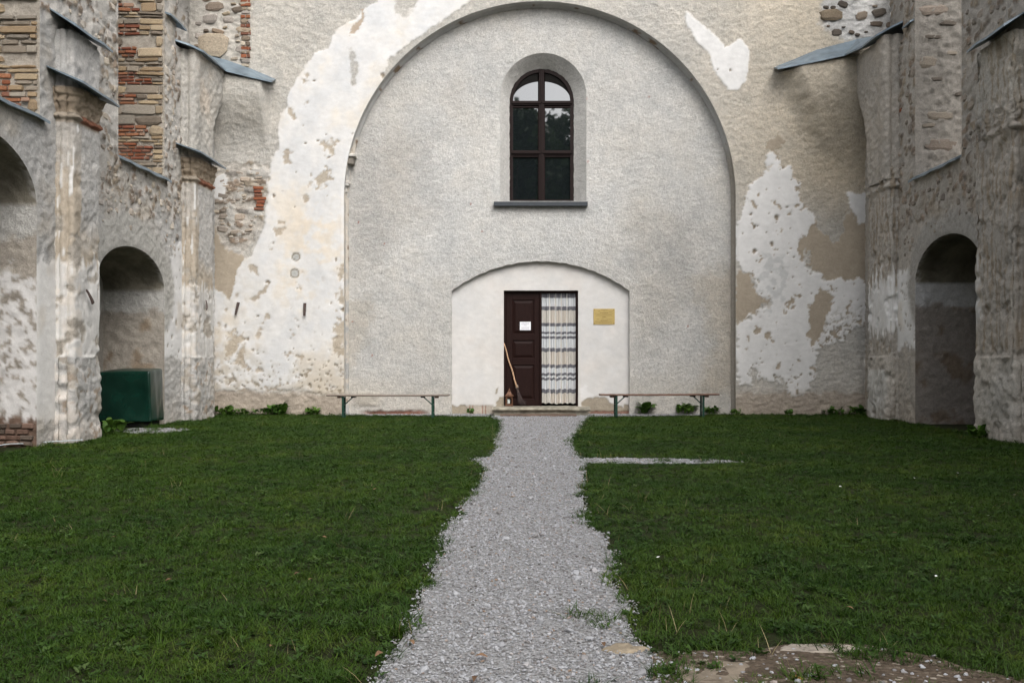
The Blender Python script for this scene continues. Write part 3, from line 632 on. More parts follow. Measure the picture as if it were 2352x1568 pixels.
def fn_lip(u, v, d, s):
    n = fbm(s, d, 4, 3, 8); return np.array((0.56, 0.545, 0.515))[None, :] * (1 + 0.1 * n)[:, None], np.full(u.shape, 0.8)
reveal('door_niche_edge', mp_inf, resample(door_niche, 0.03), resample(door_niche, 0.03), 0.0, YD - YI + 0.02, 0.02, fn_lip, end, flip=True, rough=0.010, seed=9)
# smooth plaster of the door niche
def WD(*p): return wallpts(p, ZD)
mp_dn = lambda u, v, h: (u, YD - h, v)
D0, D1, DT, DB = bx(1157, ZD), bx(1328, ZD), bz(667, ZD), 0.16
door_hole = [(D0, -0.3), (D0, DT), (D1, DT), (D1, -0.3)]
def fn_dn(u, v):
    L = Lay(u, v, 31, (0.60, 0.585, 0.565), 0.035, 0.10, 0.0015)
    p1 = L.mask(WD((1335, 960), (1335, 925), (1346, 915), (1368, 909), (1392, 912), (1400, 922), (1418, 931), (1432, 936), (1434, 930), (1447, 930), (1455, 960)), 0.006, 0.35)
    p2 = L.mask(WD((1137, 960), (1139, 925), (1146, 914), (1158, 911), (1164, 918), (1164, 960)), 0.006, 0.4)
    p3 = L.mask(WD((1030, 960), (1030, 929), (1050, 931), (1075, 933), (1110, 936), (1140, 938), (1140, 960)), 0.006, 0.5)
    L.put(np.maximum(np.maximum(p1, p2), p3), (0.36, 0.315, 0.25), -0.012, 0.08, 0.55, 0.004)
    fill = L.mask(WD((1330, 890), (1345, 885), (1352, 900), (1372, 905), (1345, 915), (1332, 920)), 0.02, 0.8); L.put(fill, (0.66, 0.65, 0.64), 0.001, 0.02, 0.1, 0.001)
    L.put(sst(0.07, 0.05, v + 0.015 * L.n3) * sst(1.0, 1.05, u), (0.30, 0.17, 0.13), -0.025, 0.2, 0.8, 0.01)
    bm_ = ((np.modf((u + 5) / 0.065)[0] < 0.82) & (np.modf(v / 0.21)[0] < 0.93)); m = sst(0.19, 0.17, v) * sst(-1.50, -1.46, u) * sst(-0.93, -0.97, u)
    L.put(m * bm_, (0.47, 0.42, 0.36), -0.006, 0.05, 0.5); L.put(m * (~bm_), (0.34, 0.20, 0.15), -0.014, 0.05, 0.7)
    L.tint(sst(0.25, 0.6, L.n1) * 0.4, (0.96, 0.94, 0.93)); L.tint(sst(0.7, 0.0, v) * 0.5, (0.99, 0.96, 0.92))
    L.put(L.mask(WD((1138, 893), (1145, 888), (1142, 903), (1139, 905)), 0.006, 0.2), (0.32, 0.28, 0.22), -0.006, 0.05, 0.5)
    return L.h, L.col, L.a
panel('door_niche_plaster', mp_dn, du0 - 0.08, du1 + 0.08, -0.12, dtop + 0.1, 0.02, fn_dn, end, [door_hole])
reveal('doorway_reveal', mp_dn, resample([(D0, 0.0), (D0, DT), (D1, DT), (D1, 0.0)], 0.05), resample([(D0, 0.0), (D0, DT), (D1, DT), (D1, 0.0)], 0.05), 0.0, 0.09, 0.03, lambda u, v, d, s: (np.tile(np.array((0.5, 0.48, 0.45)), (len(u), 1)), np.full(u.shape, 0.1)), end, flip=True, rough=0.002)
# window: splayed reveal, frame, glazing bars, panes, sill
YW = YI + 0.30; ZW = ZB + YW
wi0, wi1 = bx(1172, ZW), bx(1316, ZW); wispr = bz(233, ZW); wibot = bz(463, ZW); WR = (wi1 - wi0) / 2; WC = (wi0 + wi1) / 2
win_in = arch(wi0, wi1, wispr, WR * 1.0, wibot, 48)
def dense(pl, nj, na):
    pl = np.array(pl); a = np.linspace(pl[0], pl[1], nj)[:-1]; b = np.linspace(pl[-2], pl[-1], nj)[1:]; return np.concatenate([a, pl[1:-1], b])
def fn_spl(u, v, d, s):
    n = fbm(s, d, 5, 4, 15); return np.array((0.585, 0.57, 0.54))[None, :] * (1 + 0.08 * n)[:, None], np.full(u.shape, 0.95)
reveal('window_splay', mp_inf, dense(win_out, 50, 0), dense(win_in, 50, 0), 0.0, 0.30, 0.025, fn_spl, end, flip=True, rough=0.012, seed=19)
fo = [(p[0], p[1]) for p in arch(wi0 - 0.03, wi1 + 0.03, wispr, WR + 0.03, wibot, 40)]; fi = [(p[0], p[1]) for p in arch(wi0 + 0.055, wi1 - 0.055, wispr, WR - 0.055, wibot, 40)]
bm = bmesh.new(); y0, y1 = YW - 0.02, YW + 0.08
A_ = [bm.verts.new((x, y0, z)) for x, z in fo]; B_ = [bm.verts.new((x, y0, z)) for x, z in fi]; C_ = [bm.verts.new((x, y1, z)) for x, z in fi]; Dv = [bm.verts.new((x, y1, z)) for x, z in fo]
for k in range(len(fo) - 1):
    bm.faces.new((A_[k], B_[k], B_[k + 1], A_[k + 1])); bm.faces.new((B_[k], C_[k], C_[k + 1], B_[k + 1])); bm.faces.new((A_[k], A_[k + 1], Dv[k + 1], Dv[k]))
me = bpy.data.meshes.new('window'); bmesh.ops.recalc_face_normals(bm, faces=list(bm.faces)); bm.to_mesh(me); bm.free(); win = link('window', me, M['winwood'], end)
def wx(c): return bx((1220 + c * 0.2806) * 0.91875, ZW)
def wz(c): return bz((100 + c * 0.2806) * 0.91875, ZW)
MB().box(wx(452), wx(503), YW - 0.035, YW + 0.05, wibot, wispr + WR - 0.01, 0.008).box(wx(470), wx(485), YW - 0.05, YW - 0.03, wibot, wispr + WR - 0.01, 0.004).build('mullion', 'winwood', win)
for a, b in ((585, 545), (1028, 990)):
    MB().box(wi0 + 0.03, wi1 - 0.03, YW - 0.03, YW + 0.04, wz(a), wz(b), 0.008).box(wi0 + 0.02, wi1 - 0.02, YW - 0.05, YW - 0.025, wz((a + b) / 2 + 6), wz((a + b) / 2 - 8), 0.004).build('transom', 'winwood', win)
MB().box(wi0 - 0.01, wi1 + 0.01, YW - 0.03, YW + 0.05, wibot - 0.02, wz(1424), 0.006).build('bottom_rail', 'winwood', win)
def casement(x0, x1, z0, z1):
    t = 0.03
    c = MB().box(x0 - t, x0, YW - 0.012, YW + 0.035, z0 - t, z1 + t, 0.005).box(x1, x1 + t, YW - 0.012, YW + 0.035, z0 - t, z1 + t, 0.005).box(x0, x1, YW - 0.0125, YW + 0.035, z1, z1 + t, 0.004).box(x0, x1, YW - 0.0125, YW + 0.035, z0 - t, z0, 0.004).build('casement', 'winwood', win)
    MB().box(x0 - 0.005, x1 + 0.005, YW + 0.024, YW + 0.030, z0 - 0.005, z1 + 0.005).build('pane', 'glass', win)
for xa, xb in ((218, 445), (508, 738)):
    for za, zb in ((985, 605), (1424, 1045)): casement(wx(xa), wx(xb), wz(za), wz(zb))
# round head: dark filler standing in for shade and reflection above a curved light on either side of the mullion
hb0, hz0 = wispr + 0.0, wz(543)
NS = 20; ra_, rb_ = (wx(738) - wx(218)) / 2, wz(366) - hz0
for sgn, xa, xb in ((-1, 218, 445), (1, 508, 738)):
    arcp = []
    x_start, x_end = (wx(218), wx(445)) if sgn < 0 else (wx(508), wx(738))
    for k in range(NS + 1):
        x = x_start + (x_end - x_start) * k / NS; q = min(1, abs(x - WC) / ra_); arcp.append((x, hz0 + rb_ * math.sqrt(max(0, 1 - q ** 2))))
    pane = [(x_start, hz0)] + arcp + [(x_end, hz0)]
    # dark shade filler above the curved light
    topp = [(x, wispr + math.sqrt(max(1e-6, (WR + 0.01) ** 2 - (x - WC) ** 2))) for x, z in arcp]
    hb = MB().prism([p for p in arcp] + [(x, max(z, zz + 0.002)) for (x, z), (_, zz) in zip(topp[::-1], arcp[::-1])], 'y', YW + 0.012, YW + 0.07).build('head_shade_filler', 'dark', win)
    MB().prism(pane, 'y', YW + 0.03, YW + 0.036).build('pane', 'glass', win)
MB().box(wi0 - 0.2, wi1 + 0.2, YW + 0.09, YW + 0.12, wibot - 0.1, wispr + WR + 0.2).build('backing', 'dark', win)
s0, s1 = bx(1134, ZI - 0.1), bx(1350, ZI - 0.1); sz0, sz1 = bz(474, ZI), bz(465, ZI)
sl = MB().prism([(YI - 0.11, sz0), (YI - 0.11, sz1 - 0.005), (YI + 0.25, sz1 + 0.045), (YI + 0.25, sz0)], 'x', s0 + 0.22, s1 - 0.22).prism([(YI - 0.112, sz0 - 0.004), (YI - 0.112, sz1), (YI + 0.03, sz1 + 0.012), (YI + 0.03, sz0 - 0.004)], 'x', s0, s1).build('sill', 'slate', win)
# remains of a moulded stone capital on the left jamb of the arch
cap_ = None
cx0 = bx(790); cz = lambda c: bz((360 + c * 0.0893) * 0.91875); cw = lambda c: bx((820 + c * 0.0893) * 0.91875)
def blk(x1, z0, z1, y0, mat='stone'):
    b = MB().box(cw(350), x1, y0, YI + 0.02, z0, z1, 0.012, 2)
    for v in b.bm.verts: v.co += Vector((random.uniform(-.006, .006), 0, random.uniform(-.005, .005)))
    return b
for nm, x1, a, b_, y_, c_ in (('abacus', 755, 340, 270, 0.02, (0.50, 0.48, 0.44)), ('carved_block', 690, 540, 340, 0.06, (0.20, 0.18, 0.155)), ('carved_block', 520, 640, 540, 0.09, (0.42, 0.39, 0.35)), ('roll_moulding', 525, 700, 645, 0.10, (0.56, 0.55, 0.52)), ('neck', 490, 970, 700, 0.13, (0.58, 0.55, 0.50)), ('roll_moulding', 560, 1090, 985, 0.10, (0.50, 0.47, 0.43)), ('roll_moulding', 545, 1140, 1090, 0.09, (0.58, 0.57, 0.54)), ('shaft_stub', 490, 1330, 1140, 0.14, (0.52, 0.50, 0.46))):
    o = blk(cw(x1), cz(a), cz(b_), y_).build('capital' if cap_ is None else nm, 'stone', cap_ or end); o.color = (*c_, 1); cap_ = cap_ or o
# stones of the bare patches
U_, V_ = (1, 0, 0), (0, 0, 1)
end3 = lambda u, v, n: (u, -n, v)
scatter_stones(end, W((448, -70), (575, -70), (575, 60), (568, 110), (566, 150), (448, 120)), end3, U_, V_, 46, 0.09, 0.40, 5, 0.5, brick=0.0, pal=SPAL + [(0.30, 0.255, 0.2), (0.34, 0.30, 0.25)])
stone(end, 'stone', (bx(491), -0.015, bz(104)), U_, V_, 0.56, 0.46, 0.10, (0.36, 0.30, 0.225))
courses(end, (bx(552), -0.0, bz(165)), U_, V_, 0, 0.22, 0, 1.75, lambda v: random.choice([('stone', 0.11, 0.16, 0.24, SPAL), ('stone', 0.08, 0.12, 0.22, SPAL), ('brick', 0.075, 0.2, 0.24, BPAL[:4])]), 0.02)
scatter_stones(end, W((487, 382), (612, 384), (606, 430), (600, 480), (592, 520), (570, 555), (540, 565), (505, 540), (490, 505)), end3, U_, V_, 55, 0.07, 0.26, 6, 0.42, brick=0.0, pal=[tuple(a_ * .62 + b_ * .38 for a_, b_ in zip(c, (0.52, 0.47, 0.41))) for c in SPAL], proud=0.0)
for k in range(7): stone(end, 'brick', (bx(596 + random.uniform(-6, 5)), -0.008, bz(432 + k * 8)), U_, V_, random.uniform(0.14, 0.24), 0.055, 0.06, random.choice(BPAL), random.uniform(-.06, .06))
scatter_stones(end, W((1890, -70), (2100, -70), (2100, 60), (2000, 95), (1935, 100), (1893, 80)), end3, U_, V_, 34, 0.07, 0.30, 8, 0.5, brick=0.0, pal=[(0.14, 0.11, 0.085), (0.19, 0.155, 0.12), (0.23, 0.19, 0.15), (0.10, 0.085, 0.07)])
stone(end, 'stone', (bx(1907), -0.01, bz(36)), U_, V_, 0.42, 0.22, 0.09, (0.17, 0.135, 0.095))

# ================================================================== SIDE WALLS
XW = 6.5
def side_wall(sg):
    left = sg < 0
    root = tag(empty('side_wall', (sg * XW, -5, 0)), ('left' if left else 'right') + (' side wall of pale ruined masonry with pilasters, brick window jambs and the green box niche' if left else ' side wall of brown weathered render with pilasters and one dark arched niche'), 'wall')
    root.location = (0, 0, 0)
    mp = lambda u, v, h: (sg * (XW - h), u, v)
    ax_u, ax_v = ((0, 1, 0), (0, 0, 1)) if left else ((0, -1, 0), (0, 0, 1))
    def S(*p): return sidepts([((a if left else 2 * CX - a), b) for a, b in p])       # points given as on the left
    spr, ris = (2.30, 0.62) if left else (2.44, 0.68)
    niche = arch(-5.28, -2.66, spr, ris, -0.3, 40, 2.0)
    niche0 = arch(-9.75, -7.04, 3.12, 0.75, -0.3, 30)
    winr = [(-4.55, 4.22), (-4.55, 8.9), (-2.66, 8.9), (-2.66, 4.22)]
    win0 = [(-9.6, 4.24), (-9.6, 8.9), (-6.96, 8.9), (-6.96, 4.24)]
    holes = [niche, niche0, winr, win0]
    base = (0.52, 0.505, 0.48) if left else (0.50, 0.46, 0.405)
    under = UNDER if left else (0.27, 0.225, 0.17)
    rec = lambda u, v: -0.5 * sst(6.75, 6.85, v) * sst(-2.1, -1.8, u)
    def fn(u, v):
        L = Lay(u, v, 41 if left else 43, base, 0.2, 1.0, 0.016)
        if left:
            L.put(L.mask(S((375, 640), (400, 560), (415, 560), (490, 640), (490, 820), (375, 820)), 0.02, 1.5), WHITE, 0.01, 0.08, 0.2)
            L.put(L.mask([(-7.3, 0.35), (-7.3, 2.35), (-6.5, 2.45), (-6.5, 0.3)], 0.03, 1.5), (0.62, 0.605, 0.58), 0.008, 0.1, 0.3); L.put(L.mask([(-5.8, 2.7), (-5.25, 2.75), (-5.25, 0.0), (-5.8, 0.0)], 0.03, 1.5), (0.60, 0.585, 0.56), 0.008, 0.1, 0.3)
        else:
            L.put(L.mask([(-2.66, 2.75), (-1.5, 2.65), (-1.5, 1.15), (-2.3, 1.4), (-2.66, 1.3)], 0.03, 2.2), (0.68, 0.67, 0.65), 0.01, 0.08, 0.2)
        L.pocks(sst(0.3, 0.2, L.a), 9, 0.2, 0.5)
        rb = sst(3.25, 3.6, v + 0.5 * L.n1) * (sst(-5.3, -5.1, u) * sst(-1.7, -1.9, u)) + sst(5.5, 5.7, v + 0.2 * L.n1)
        rb = np.clip(rb, 0, 1)
        L.rubble(rb, 7.5, (0.56, 0.53, 0.485) if left else (0.47, 0.435, 0.385), 0.9, 1.0, 3, 0.40 if left else 0.36)
        L.put(rb * sst(0.05, 0.3, fbm(u, v, 1.6, 4, 240 if left else 241)), (0.50, 0.475, 0.435) if left else (0.44, 0.405, 0.355), 0.012, 0.1, 0.95, 0.014)
        L.tint(sst(0.1, 0.6, fbm(u, v, 1.1, 4, 250)) * 0.8, (0.90, 0.85, 0.78))
        if left:   # grey render around the niche head and under the sills
            L.put(sst(0.55, 0.42, np.hypot((u + 3.97) / 1.9, (v - 2.3) / 1.25) - 0.42) * sst(3.75, 3.4, v + 0.15 * L.n1), (0.46, 0.445, 0.41), 0.01, 0.08, 0.9, 0.012)
        else:
            L.put(sst(0.55, 0.42, np.hypot((u + 3.97) / 1.8, (v - 2.4) / 1.3) - 0.42) * sst(3.6, 3.3, v + 0.15 * L.n1), (0.41, 0.39, 0.355), 0.01, 0.08, 0.9, 0.012)
        L.tint(sst(0.7, 0.0, v) * 0.6, (0.93, 0.88, 0.82))
        return L.h, L.col, L.a
    panel('wall_face', mp, -10.2, 0.0, -0.12, 8.7, 0.03, fn, root, holes, flip=(sg > 0), recess=rec)
    # coarse continuation past the camera, and the wall head
    for a, b, c, d in ((-26.0, -10.2, -0.1, 9.6), (-10.2, 0.0, 8.7, 9.6)):
        def fc(u, v):
            L = Lay(u, v, 47, base, 0.2, 1.0, 0.02); L.rubble(sst(3.2, 3.8, v + 0.4 * L.n1), 4, (0.45, 0.42, 0.38), 0.8, 1.0); return L.h, L.col, L.a
        panel('wall_continuation', mp, a, b, c, d, 0.15, fc, root)
    # niches
    def niche_parts(pl, spring, depth, seed, far_u):
        p = resample(pl, 0.035)
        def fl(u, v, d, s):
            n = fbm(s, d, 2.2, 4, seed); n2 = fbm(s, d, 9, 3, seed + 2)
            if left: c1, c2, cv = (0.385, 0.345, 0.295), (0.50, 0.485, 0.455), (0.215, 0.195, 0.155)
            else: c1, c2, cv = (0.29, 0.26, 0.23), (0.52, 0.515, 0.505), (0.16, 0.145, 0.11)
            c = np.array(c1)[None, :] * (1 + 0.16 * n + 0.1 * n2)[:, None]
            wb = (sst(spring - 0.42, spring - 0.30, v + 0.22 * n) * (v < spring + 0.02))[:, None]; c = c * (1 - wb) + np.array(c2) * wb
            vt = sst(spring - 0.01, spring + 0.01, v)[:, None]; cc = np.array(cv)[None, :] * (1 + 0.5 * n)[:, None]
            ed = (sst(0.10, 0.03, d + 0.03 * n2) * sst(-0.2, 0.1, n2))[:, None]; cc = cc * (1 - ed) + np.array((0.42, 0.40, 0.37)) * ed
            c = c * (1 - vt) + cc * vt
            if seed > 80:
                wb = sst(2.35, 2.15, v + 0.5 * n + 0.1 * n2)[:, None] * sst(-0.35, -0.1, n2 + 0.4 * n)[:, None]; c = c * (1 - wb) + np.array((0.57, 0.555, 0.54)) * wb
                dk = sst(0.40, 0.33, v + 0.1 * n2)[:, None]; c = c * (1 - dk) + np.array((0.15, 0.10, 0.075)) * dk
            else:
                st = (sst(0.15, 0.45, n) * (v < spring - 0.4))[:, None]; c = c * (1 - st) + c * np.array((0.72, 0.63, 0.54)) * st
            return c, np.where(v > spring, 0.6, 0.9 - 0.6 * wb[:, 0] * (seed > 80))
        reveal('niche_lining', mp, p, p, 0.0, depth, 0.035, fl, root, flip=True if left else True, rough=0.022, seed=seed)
        def fb(u, v):
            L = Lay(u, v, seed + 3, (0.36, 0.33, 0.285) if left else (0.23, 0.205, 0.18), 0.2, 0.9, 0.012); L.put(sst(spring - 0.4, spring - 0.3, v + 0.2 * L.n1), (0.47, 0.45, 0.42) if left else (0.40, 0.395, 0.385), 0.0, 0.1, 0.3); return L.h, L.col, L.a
        P = np.array(pl)
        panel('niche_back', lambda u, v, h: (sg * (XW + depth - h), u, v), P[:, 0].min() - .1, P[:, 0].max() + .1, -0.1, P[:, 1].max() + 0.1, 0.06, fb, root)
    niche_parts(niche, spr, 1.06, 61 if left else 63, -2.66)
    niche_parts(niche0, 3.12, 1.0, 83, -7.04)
    for j in range(22 if left else 0):
        row = j // 6; stone(root, random.choice(('brick', 'stone')), (-6.60 - 0.16 * (j % 6) - random.uniform(0, .08), -7.05 + random.uniform(0, .02), 0.05 + 0.075 * row), (1, 0, 0), (0, 0, 1), random.uniform(.11, .2), random.uniform(.05, .07), 0.1, random.choice([(0.16, 0.10, 0.075), (0.20, 0.13, 0.10), (0.13, 0.10, 0.08)]), random.uniform(-.1, .1))
    # window openings: mortar jamb, coursed bricks and stones on the far jamb, sloping metal sill
    for k, (wp, v0) in enumerate(((winr, 4.22), (win0, 4.24))):
        pl = resample([(wp[0][0], v0), (wp[0][0], 8.7)], 0.06); pr = resample([(wp[2][0], 8.7), (wp[2][0], v0)], 0.04)
        def fj(u, v, d, s):
            n = fbm(s, d, 4, 4, 90 + k); n2 = fbm(s, d, 14, 3, 93); c0 = (0.43, 0.385, 0.325) if left else (0.28, 0.258, 0.228)
            return np.array(c0)[None, :] * (1 + 0.2 * n + 0.12 * n2)[:, None], np.full(u.shape, 1.0)
        reveal('window_jamb', mp, pl, pl, 0, 1.3, 0.08, fj, root, flip=True, rough=0.02, seed=5)
        jo = reveal('window_jamb', mp, pr, pr, 0, 1.3, 0.04, fj, root, flip=True, rough=0.025 if left else 0.05, seed=6)
        yj = wp[2][0]
        Pj = (sg * (XW + 0.02), yj - 0.012, v0); jx = (-1, 0, 0) if left else (1, 0, 0)
        # plane facing the camera: its u axis must run to the right so that the normal points to -y
        Pj = (sg * XW - (1.1 if left else -0.02), yj - 0.008, v0); ju = (1, 0, 0)
        uw0, uw1 = (0.0, 1.09) if left else (0.0, 1.09)
        def spec(v):
            r = random.random()
            if left and k == 0: bz_ = r < (0.75 if (0.55 < v < 1.5) or v > 3.3 else 0.30)
            elif left: bz_ = r < 0.30
            else: bz_ = v > 3.35
            if bz_: return ('brick', random.choice((0.06, 0.068, 0.075)), 0.10, 0.30, BPAL + [(0.33, 0.24, 0.165), (0.30, 0.22, 0.16)])
            return ('stone', random.choice((0.05, 0.065, 0.08, 0.11, 0.15)), 0.14, 0.6, [(0.31, 0.245, 0.17), (0.36, 0.29, 0.20), (0.27, 0.235, 0.19), (0.40, 0.33, 0.24), (0.22, 0.18, 0.14), (0.33, 0.30, 0.25)])
        if left or k == 0:
            if left: jamb_masonry(jo, Pj, 0.10, 1.08, 0.10, 4.35, 0.62 if k == 0 else 0.35)
            else:
                courses(jo, Pj, ju, (0, 0, 1), 0.05, 0.95, 3.55, 4.35, spec, 0.03)
                for (a, b_, c_, d_) in ((0.30, 2.95, 0.5, 0.16), (0.55, 2.72, 0.3, 0.10), (0.28, 2.48, 0.34, 0.07), (0.42, 0.62, 0.52, 0.20), (0.22, 0.95, 0.22, 0.07), (0.34, 1.75, 0.2, 0.07), (0.40, 1.12, 0.45, 0.14), (0.20, 2.05, 0.28, 0.20), (0.75, 1.5, 0.16, 0.10), (0.6, 2.2, 0.24, 0.08), (0.5, 3.25, 0.45, 0.12), (0.3, 3.42, 0.3, 0.09)):
                    stone(jo, 'stone', (Pj[0] + a, yj + 0.024, v0 + b_), ju, (0, 0, 1), c_, d_, 0.09, random.choice([(0.13, 0.11, 0.09), (0.17, 0.145, 0.12), (0.24, 0.205, 0.165), (0.20, 0.165, 0.135)]), random.uniform(-.1, .1))
        # sill: mortar slope and metal flashing
        MB().prism([(sg * (XW - 0.01), v0 - 0.02), (sg * (XW - 0.01), v0 + 0.03), (sg * (XW + 1.3), v0 + 0.62), (sg * (XW + 1.3), v0 - 0.02)], 'y', wp[0][0], wp[2][0]).build('window_sill', 'sillmortar' if 'sillmortar' in M else 'stonestep', root)
        n_ = 9; ys = np.linspace(wp[0][0] + 0.02, wp[2][0] + 0.10, n_)
        MB().strip([(sg * (XW - 0.09), y, v0 + 0.015 + 0.012 * math.sin(i * 2.1)) for i, y in enumerate(ys)], [(sg * (XW + 0.30), y, v0 + 0.20) for y in ys], 0.04).build('flashing', 'zinc', root)
    # pilasters
    def pil(name, ya, yb, top, seed, near):
        fx = 6.27 if left else 6.33                         # plane of the flat face
        prof = [(6.54, ya + 0.02), (6.47, ya + 0.02), (6.455, ya + 0.035), (6.42, ya + 0.015), (6.39, ya + 0.015), (6.37, ya + 0.035), (6.365, ya + 0.06), (fx + 0.05, ya + 0.045), (fx + 0.02, ya + 0.05), (fx + 0.003, ya + 0.08), (fx, ya + 0.12), (fx, yb - 0.005), (fx + 0.005, yb), (6.54, yb)]
        zs = np.unique(np.concatenate([np.arange(-0.12, top, 0.028), [1.15, 1.165, 1.18, 4.37, 4.40, 4.44, 4.46, 4.58, 4.6, 4.66, 4.68, 4.76, top]]))
        zs = zs[zs <= top + 1e-6]
        def off(z, s):
            o = (0.03 * sst(1.19, 1.15, z)) * (0.55 + 0.6 * sst(-0.3, 0.2, fbm(s.ravel(), z.ravel(), 3.0, 3, seed + 70).reshape(z.shape)))
            er = 0.026 * fbm(s.ravel(), z.ravel(), 10, 3, seed).reshape(z.shape); big_ = 0.014 * fbm(s.ravel(), z.ravel(), 2.6, 4, seed + 8).reshape(z.shape); brk = sst(0.15, 0.5, fbm(s.ravel(), z.ravel(), 2.4, 4, seed + 12).reshape(z.shape))
            if left:
                o = o + 0.045 * sst(4.36, 4.38, z) * sst(4.43, 4.41, z) + sst(4.42, 4.44, z) * (0.01 + 0.02 * sst(4.50, 4.52, z) + 0.02 * sst(4.57, 4.6, z) + 0.03 * sst(4.66, 4.69, z)) * sst(4.80, 4.78, z) + 1.4 * er * sst(4.35, 4.4, z) * sst(4.8, 4.78, z)
            else:
                o = o + (0.045 + 1.2 * er) * sst(4.22, 4.25, z) * sst(4.34, 4.30, z) * (1 - brk) + (0.01 + 1.8 * er) * sst(4.30, 4.34, z) * sst(4.75, 4.5, z)
            return o + er * 0.4 * sst(1.15, 1.0, z) + (0.6 if left else 1.0) * big_ - (0.02 if left else 0.045) * brk + (0.25 if left else 0.5) * er * sst(2.3, 3.0, z)
        def fp(s, z):
            L = Lay(s + seed, z, seed, base, 0.14, 1.0, 0.013)
            face = sst(0.50, 0.54, s); st = fbm(s, z, 9, 3, seed + 4, 1.6, 0.16)
            if left:
                L.put((1 - face * sst(2.6, 3.1, z + 0.4 * L.n1)) * (1 - 0.6 * (1 - face) * sst(3.4, 4.0, z + 0.5 * L.n2)) * sst(1.16, 1.2, z) * sst(4.4, 4.36, z), (0.40, 0.345, 0.275), 0.004, 0.08, 0.5, 0.006)
                L.put((1 - face) * sst(0.38, 0.46, st) * sst(1.2, 1.3, z) * sst(4.4, 4.3, z), (0.60, 0.59, 0.57), 0.008, 0.05, 0.2)
                wz_ = sst(2.50, 2.40, z + 0.20 * st + 0.1 * L.n2) * sst(1.15, 1.19, z); L.put(wz_, (0.575, 0.56, 0.535), 0.012, 0.10, 0.3); L.tint(wz_ * sst(-0.2, 0.5, L.n1 + 0.6 * st), (0.86, 0.85, 0.84))
                L.put(wz_ * sst(0.45, 0.6, st), (0.44, 0.42, 0.385), 0.004, 0.05, 0.5)
                L.tint(wz_ * (1 - face) * sst(-0.1, 0.2, L.n2) * 0.6, (1.0, 0.93, 0.85))
                L.put(sst(4.30, 4.34, z) * sst(4.46, 4.44, z), (0.40, 0.34, 0.27), 0, 0.2, 0.8, 0.01); L.put(sst(4.33, 4.37, z) * sst(4.46, 4.44, z) * sst(0.42, 0.55, s + 0.1 * L.n2), (0.27, 0.12, 0.075), 0, 0.3, 0.9, 0.01)
                L.put(sst(4.44, 4.46, z) * sst(4.80, 4.77, z), (0.36, 0.29, 0.215), 0, 0.25, 0.7, 0.01)
                pf = sst(1.16, 1.14, z); L.put(pf * sst(0.1, 0.3, L.n2 + L.n1) * (0.4 + 0.6 * (1 - face)), (0.55, 0.51, 0.465), 0.006, 0.1, 0.5)
                L.peel(pf, 0.35, (0.36, 0.30, 0.24), 6)
            else:
                wz_ = sst(2.62, 2.52, z + 0.35 * st + 0.1 * L.n2) * sst(1.55, 1.65, z + 0.35 * st)
                if not near: L.put(wz_, (0.68, 0.67, 0.65), 0.01, 0.06, 0.2); L.put(sst(0.95, 0.9, z) * sst(0.25, 0.4, s) * sst(1.35, 1.25, s) * sst(-0.3, 0.0, st + 0.1), (0.52, 0.505, 0.47), 0.01, 0.08, 0.2)
                else: L.put(wz_ * sst(1.12, 1.2, s), (0.50, 0.49, 0.47), 0.01, 0.06, 0.2)
                L.tint(sst(-0.1, 0.5, st) * sst(1.2, 1.3, z) * (1 - 0.85 * wz_ * (0.0 if near else 1.0)), (0.76, 0.69, 0.60)); L.tint(sst(1.16, 1.1, z) * (1.0 if near else 0.3), (1.15, 1.17, 1.18))
                L.tint(sst(4.4, 4.9, z), (1.12, 1.14, 1.14))
            if left: L.put(sst(0.15, 0.32, fbm(s, z, 2.3, 4, seed + 44)) * sst(0.2, 0.4, z) * sst(3.4, 3.0, z), (0.44, 0.40, 0.345), -0.004, 0.12, 0.9, 0.012)
            L.tint(sst(0.45, 0.0, z + 0.1 * L.n2) * 0.5, (0.92, 0.86, 0.80))
            return L.h, L.col, L.a
        return sweep(name, prof, zs, off, fp, root, sg, 0.022, seed)
    pil('pilaster', -6.56, -5.74 if left else -5.45, 5.56, 101 if left else 111, True)
    pil('pilaster', -1.86, -0.82 if left else -0.72, 4.80, 103 if left else 113, False)
    # springing of the lost vault in the corner
    ztop, zbot = (6.74, 4.76) if left else (7.02, 4.4)
    zs = np.arange(zbot, ztop + 0.02, 0.03); rows = []
    for z in zs:
        t = float(np.clip((z - zbot) / (ztop - zbot), 0, 1)); ya = -1.86
        yb = -0.80 + 0.85 * float(sst(0.25, 0.95, t)); bul = 0.05 * t
        ctrl = [(6.56, ya - 0.02), (6.44, ya - 0.03), (6.40, ya + 0.06), (6.35, ya + 0.0), (6.30 - bul, ya + 0.03), (6.27 - bul, ya + 0.22), (6.31 - bul, ya * 0.72), (6.26 - bul, ya * 0.6), (6.25 - bul, (ya * 0.5 + yb) / 2), (6.27 - bul, yb - 0.16), (6.36 - bul * .5, yb - 0.02), (6.60, yb + 0.12)]
        for _ in range(2):
            q = [ctrl[0]]
            for a, b in zip(ctrl[:-1], ctrl[1:]): q += [(0.75 * a[0] + .25 * b[0], .75 * a[1] + .25 * b[1]), (.25 * a[0] + .75 * b[0], .25 * a[1] + .75 * b[1])]
            ctrl = q + [ctrl[-1]]
        pc = np.array(ctrl); ss = np.concatenate([[0], np.cumsum(np.hypot(*np.diff(pc, axis=0).T))]); tt = np.linspace(0, ss[-1], 90)
        rows.append(np.stack([np.interp(tt, ss, pc[:, 0]), np.interp(tt, ss, pc[:, 1]), np.full(90, z), tt], -1))
    G = np.array(rows); s_ = G[..., 3].ravel(); z_ = G[..., 2].ravel()
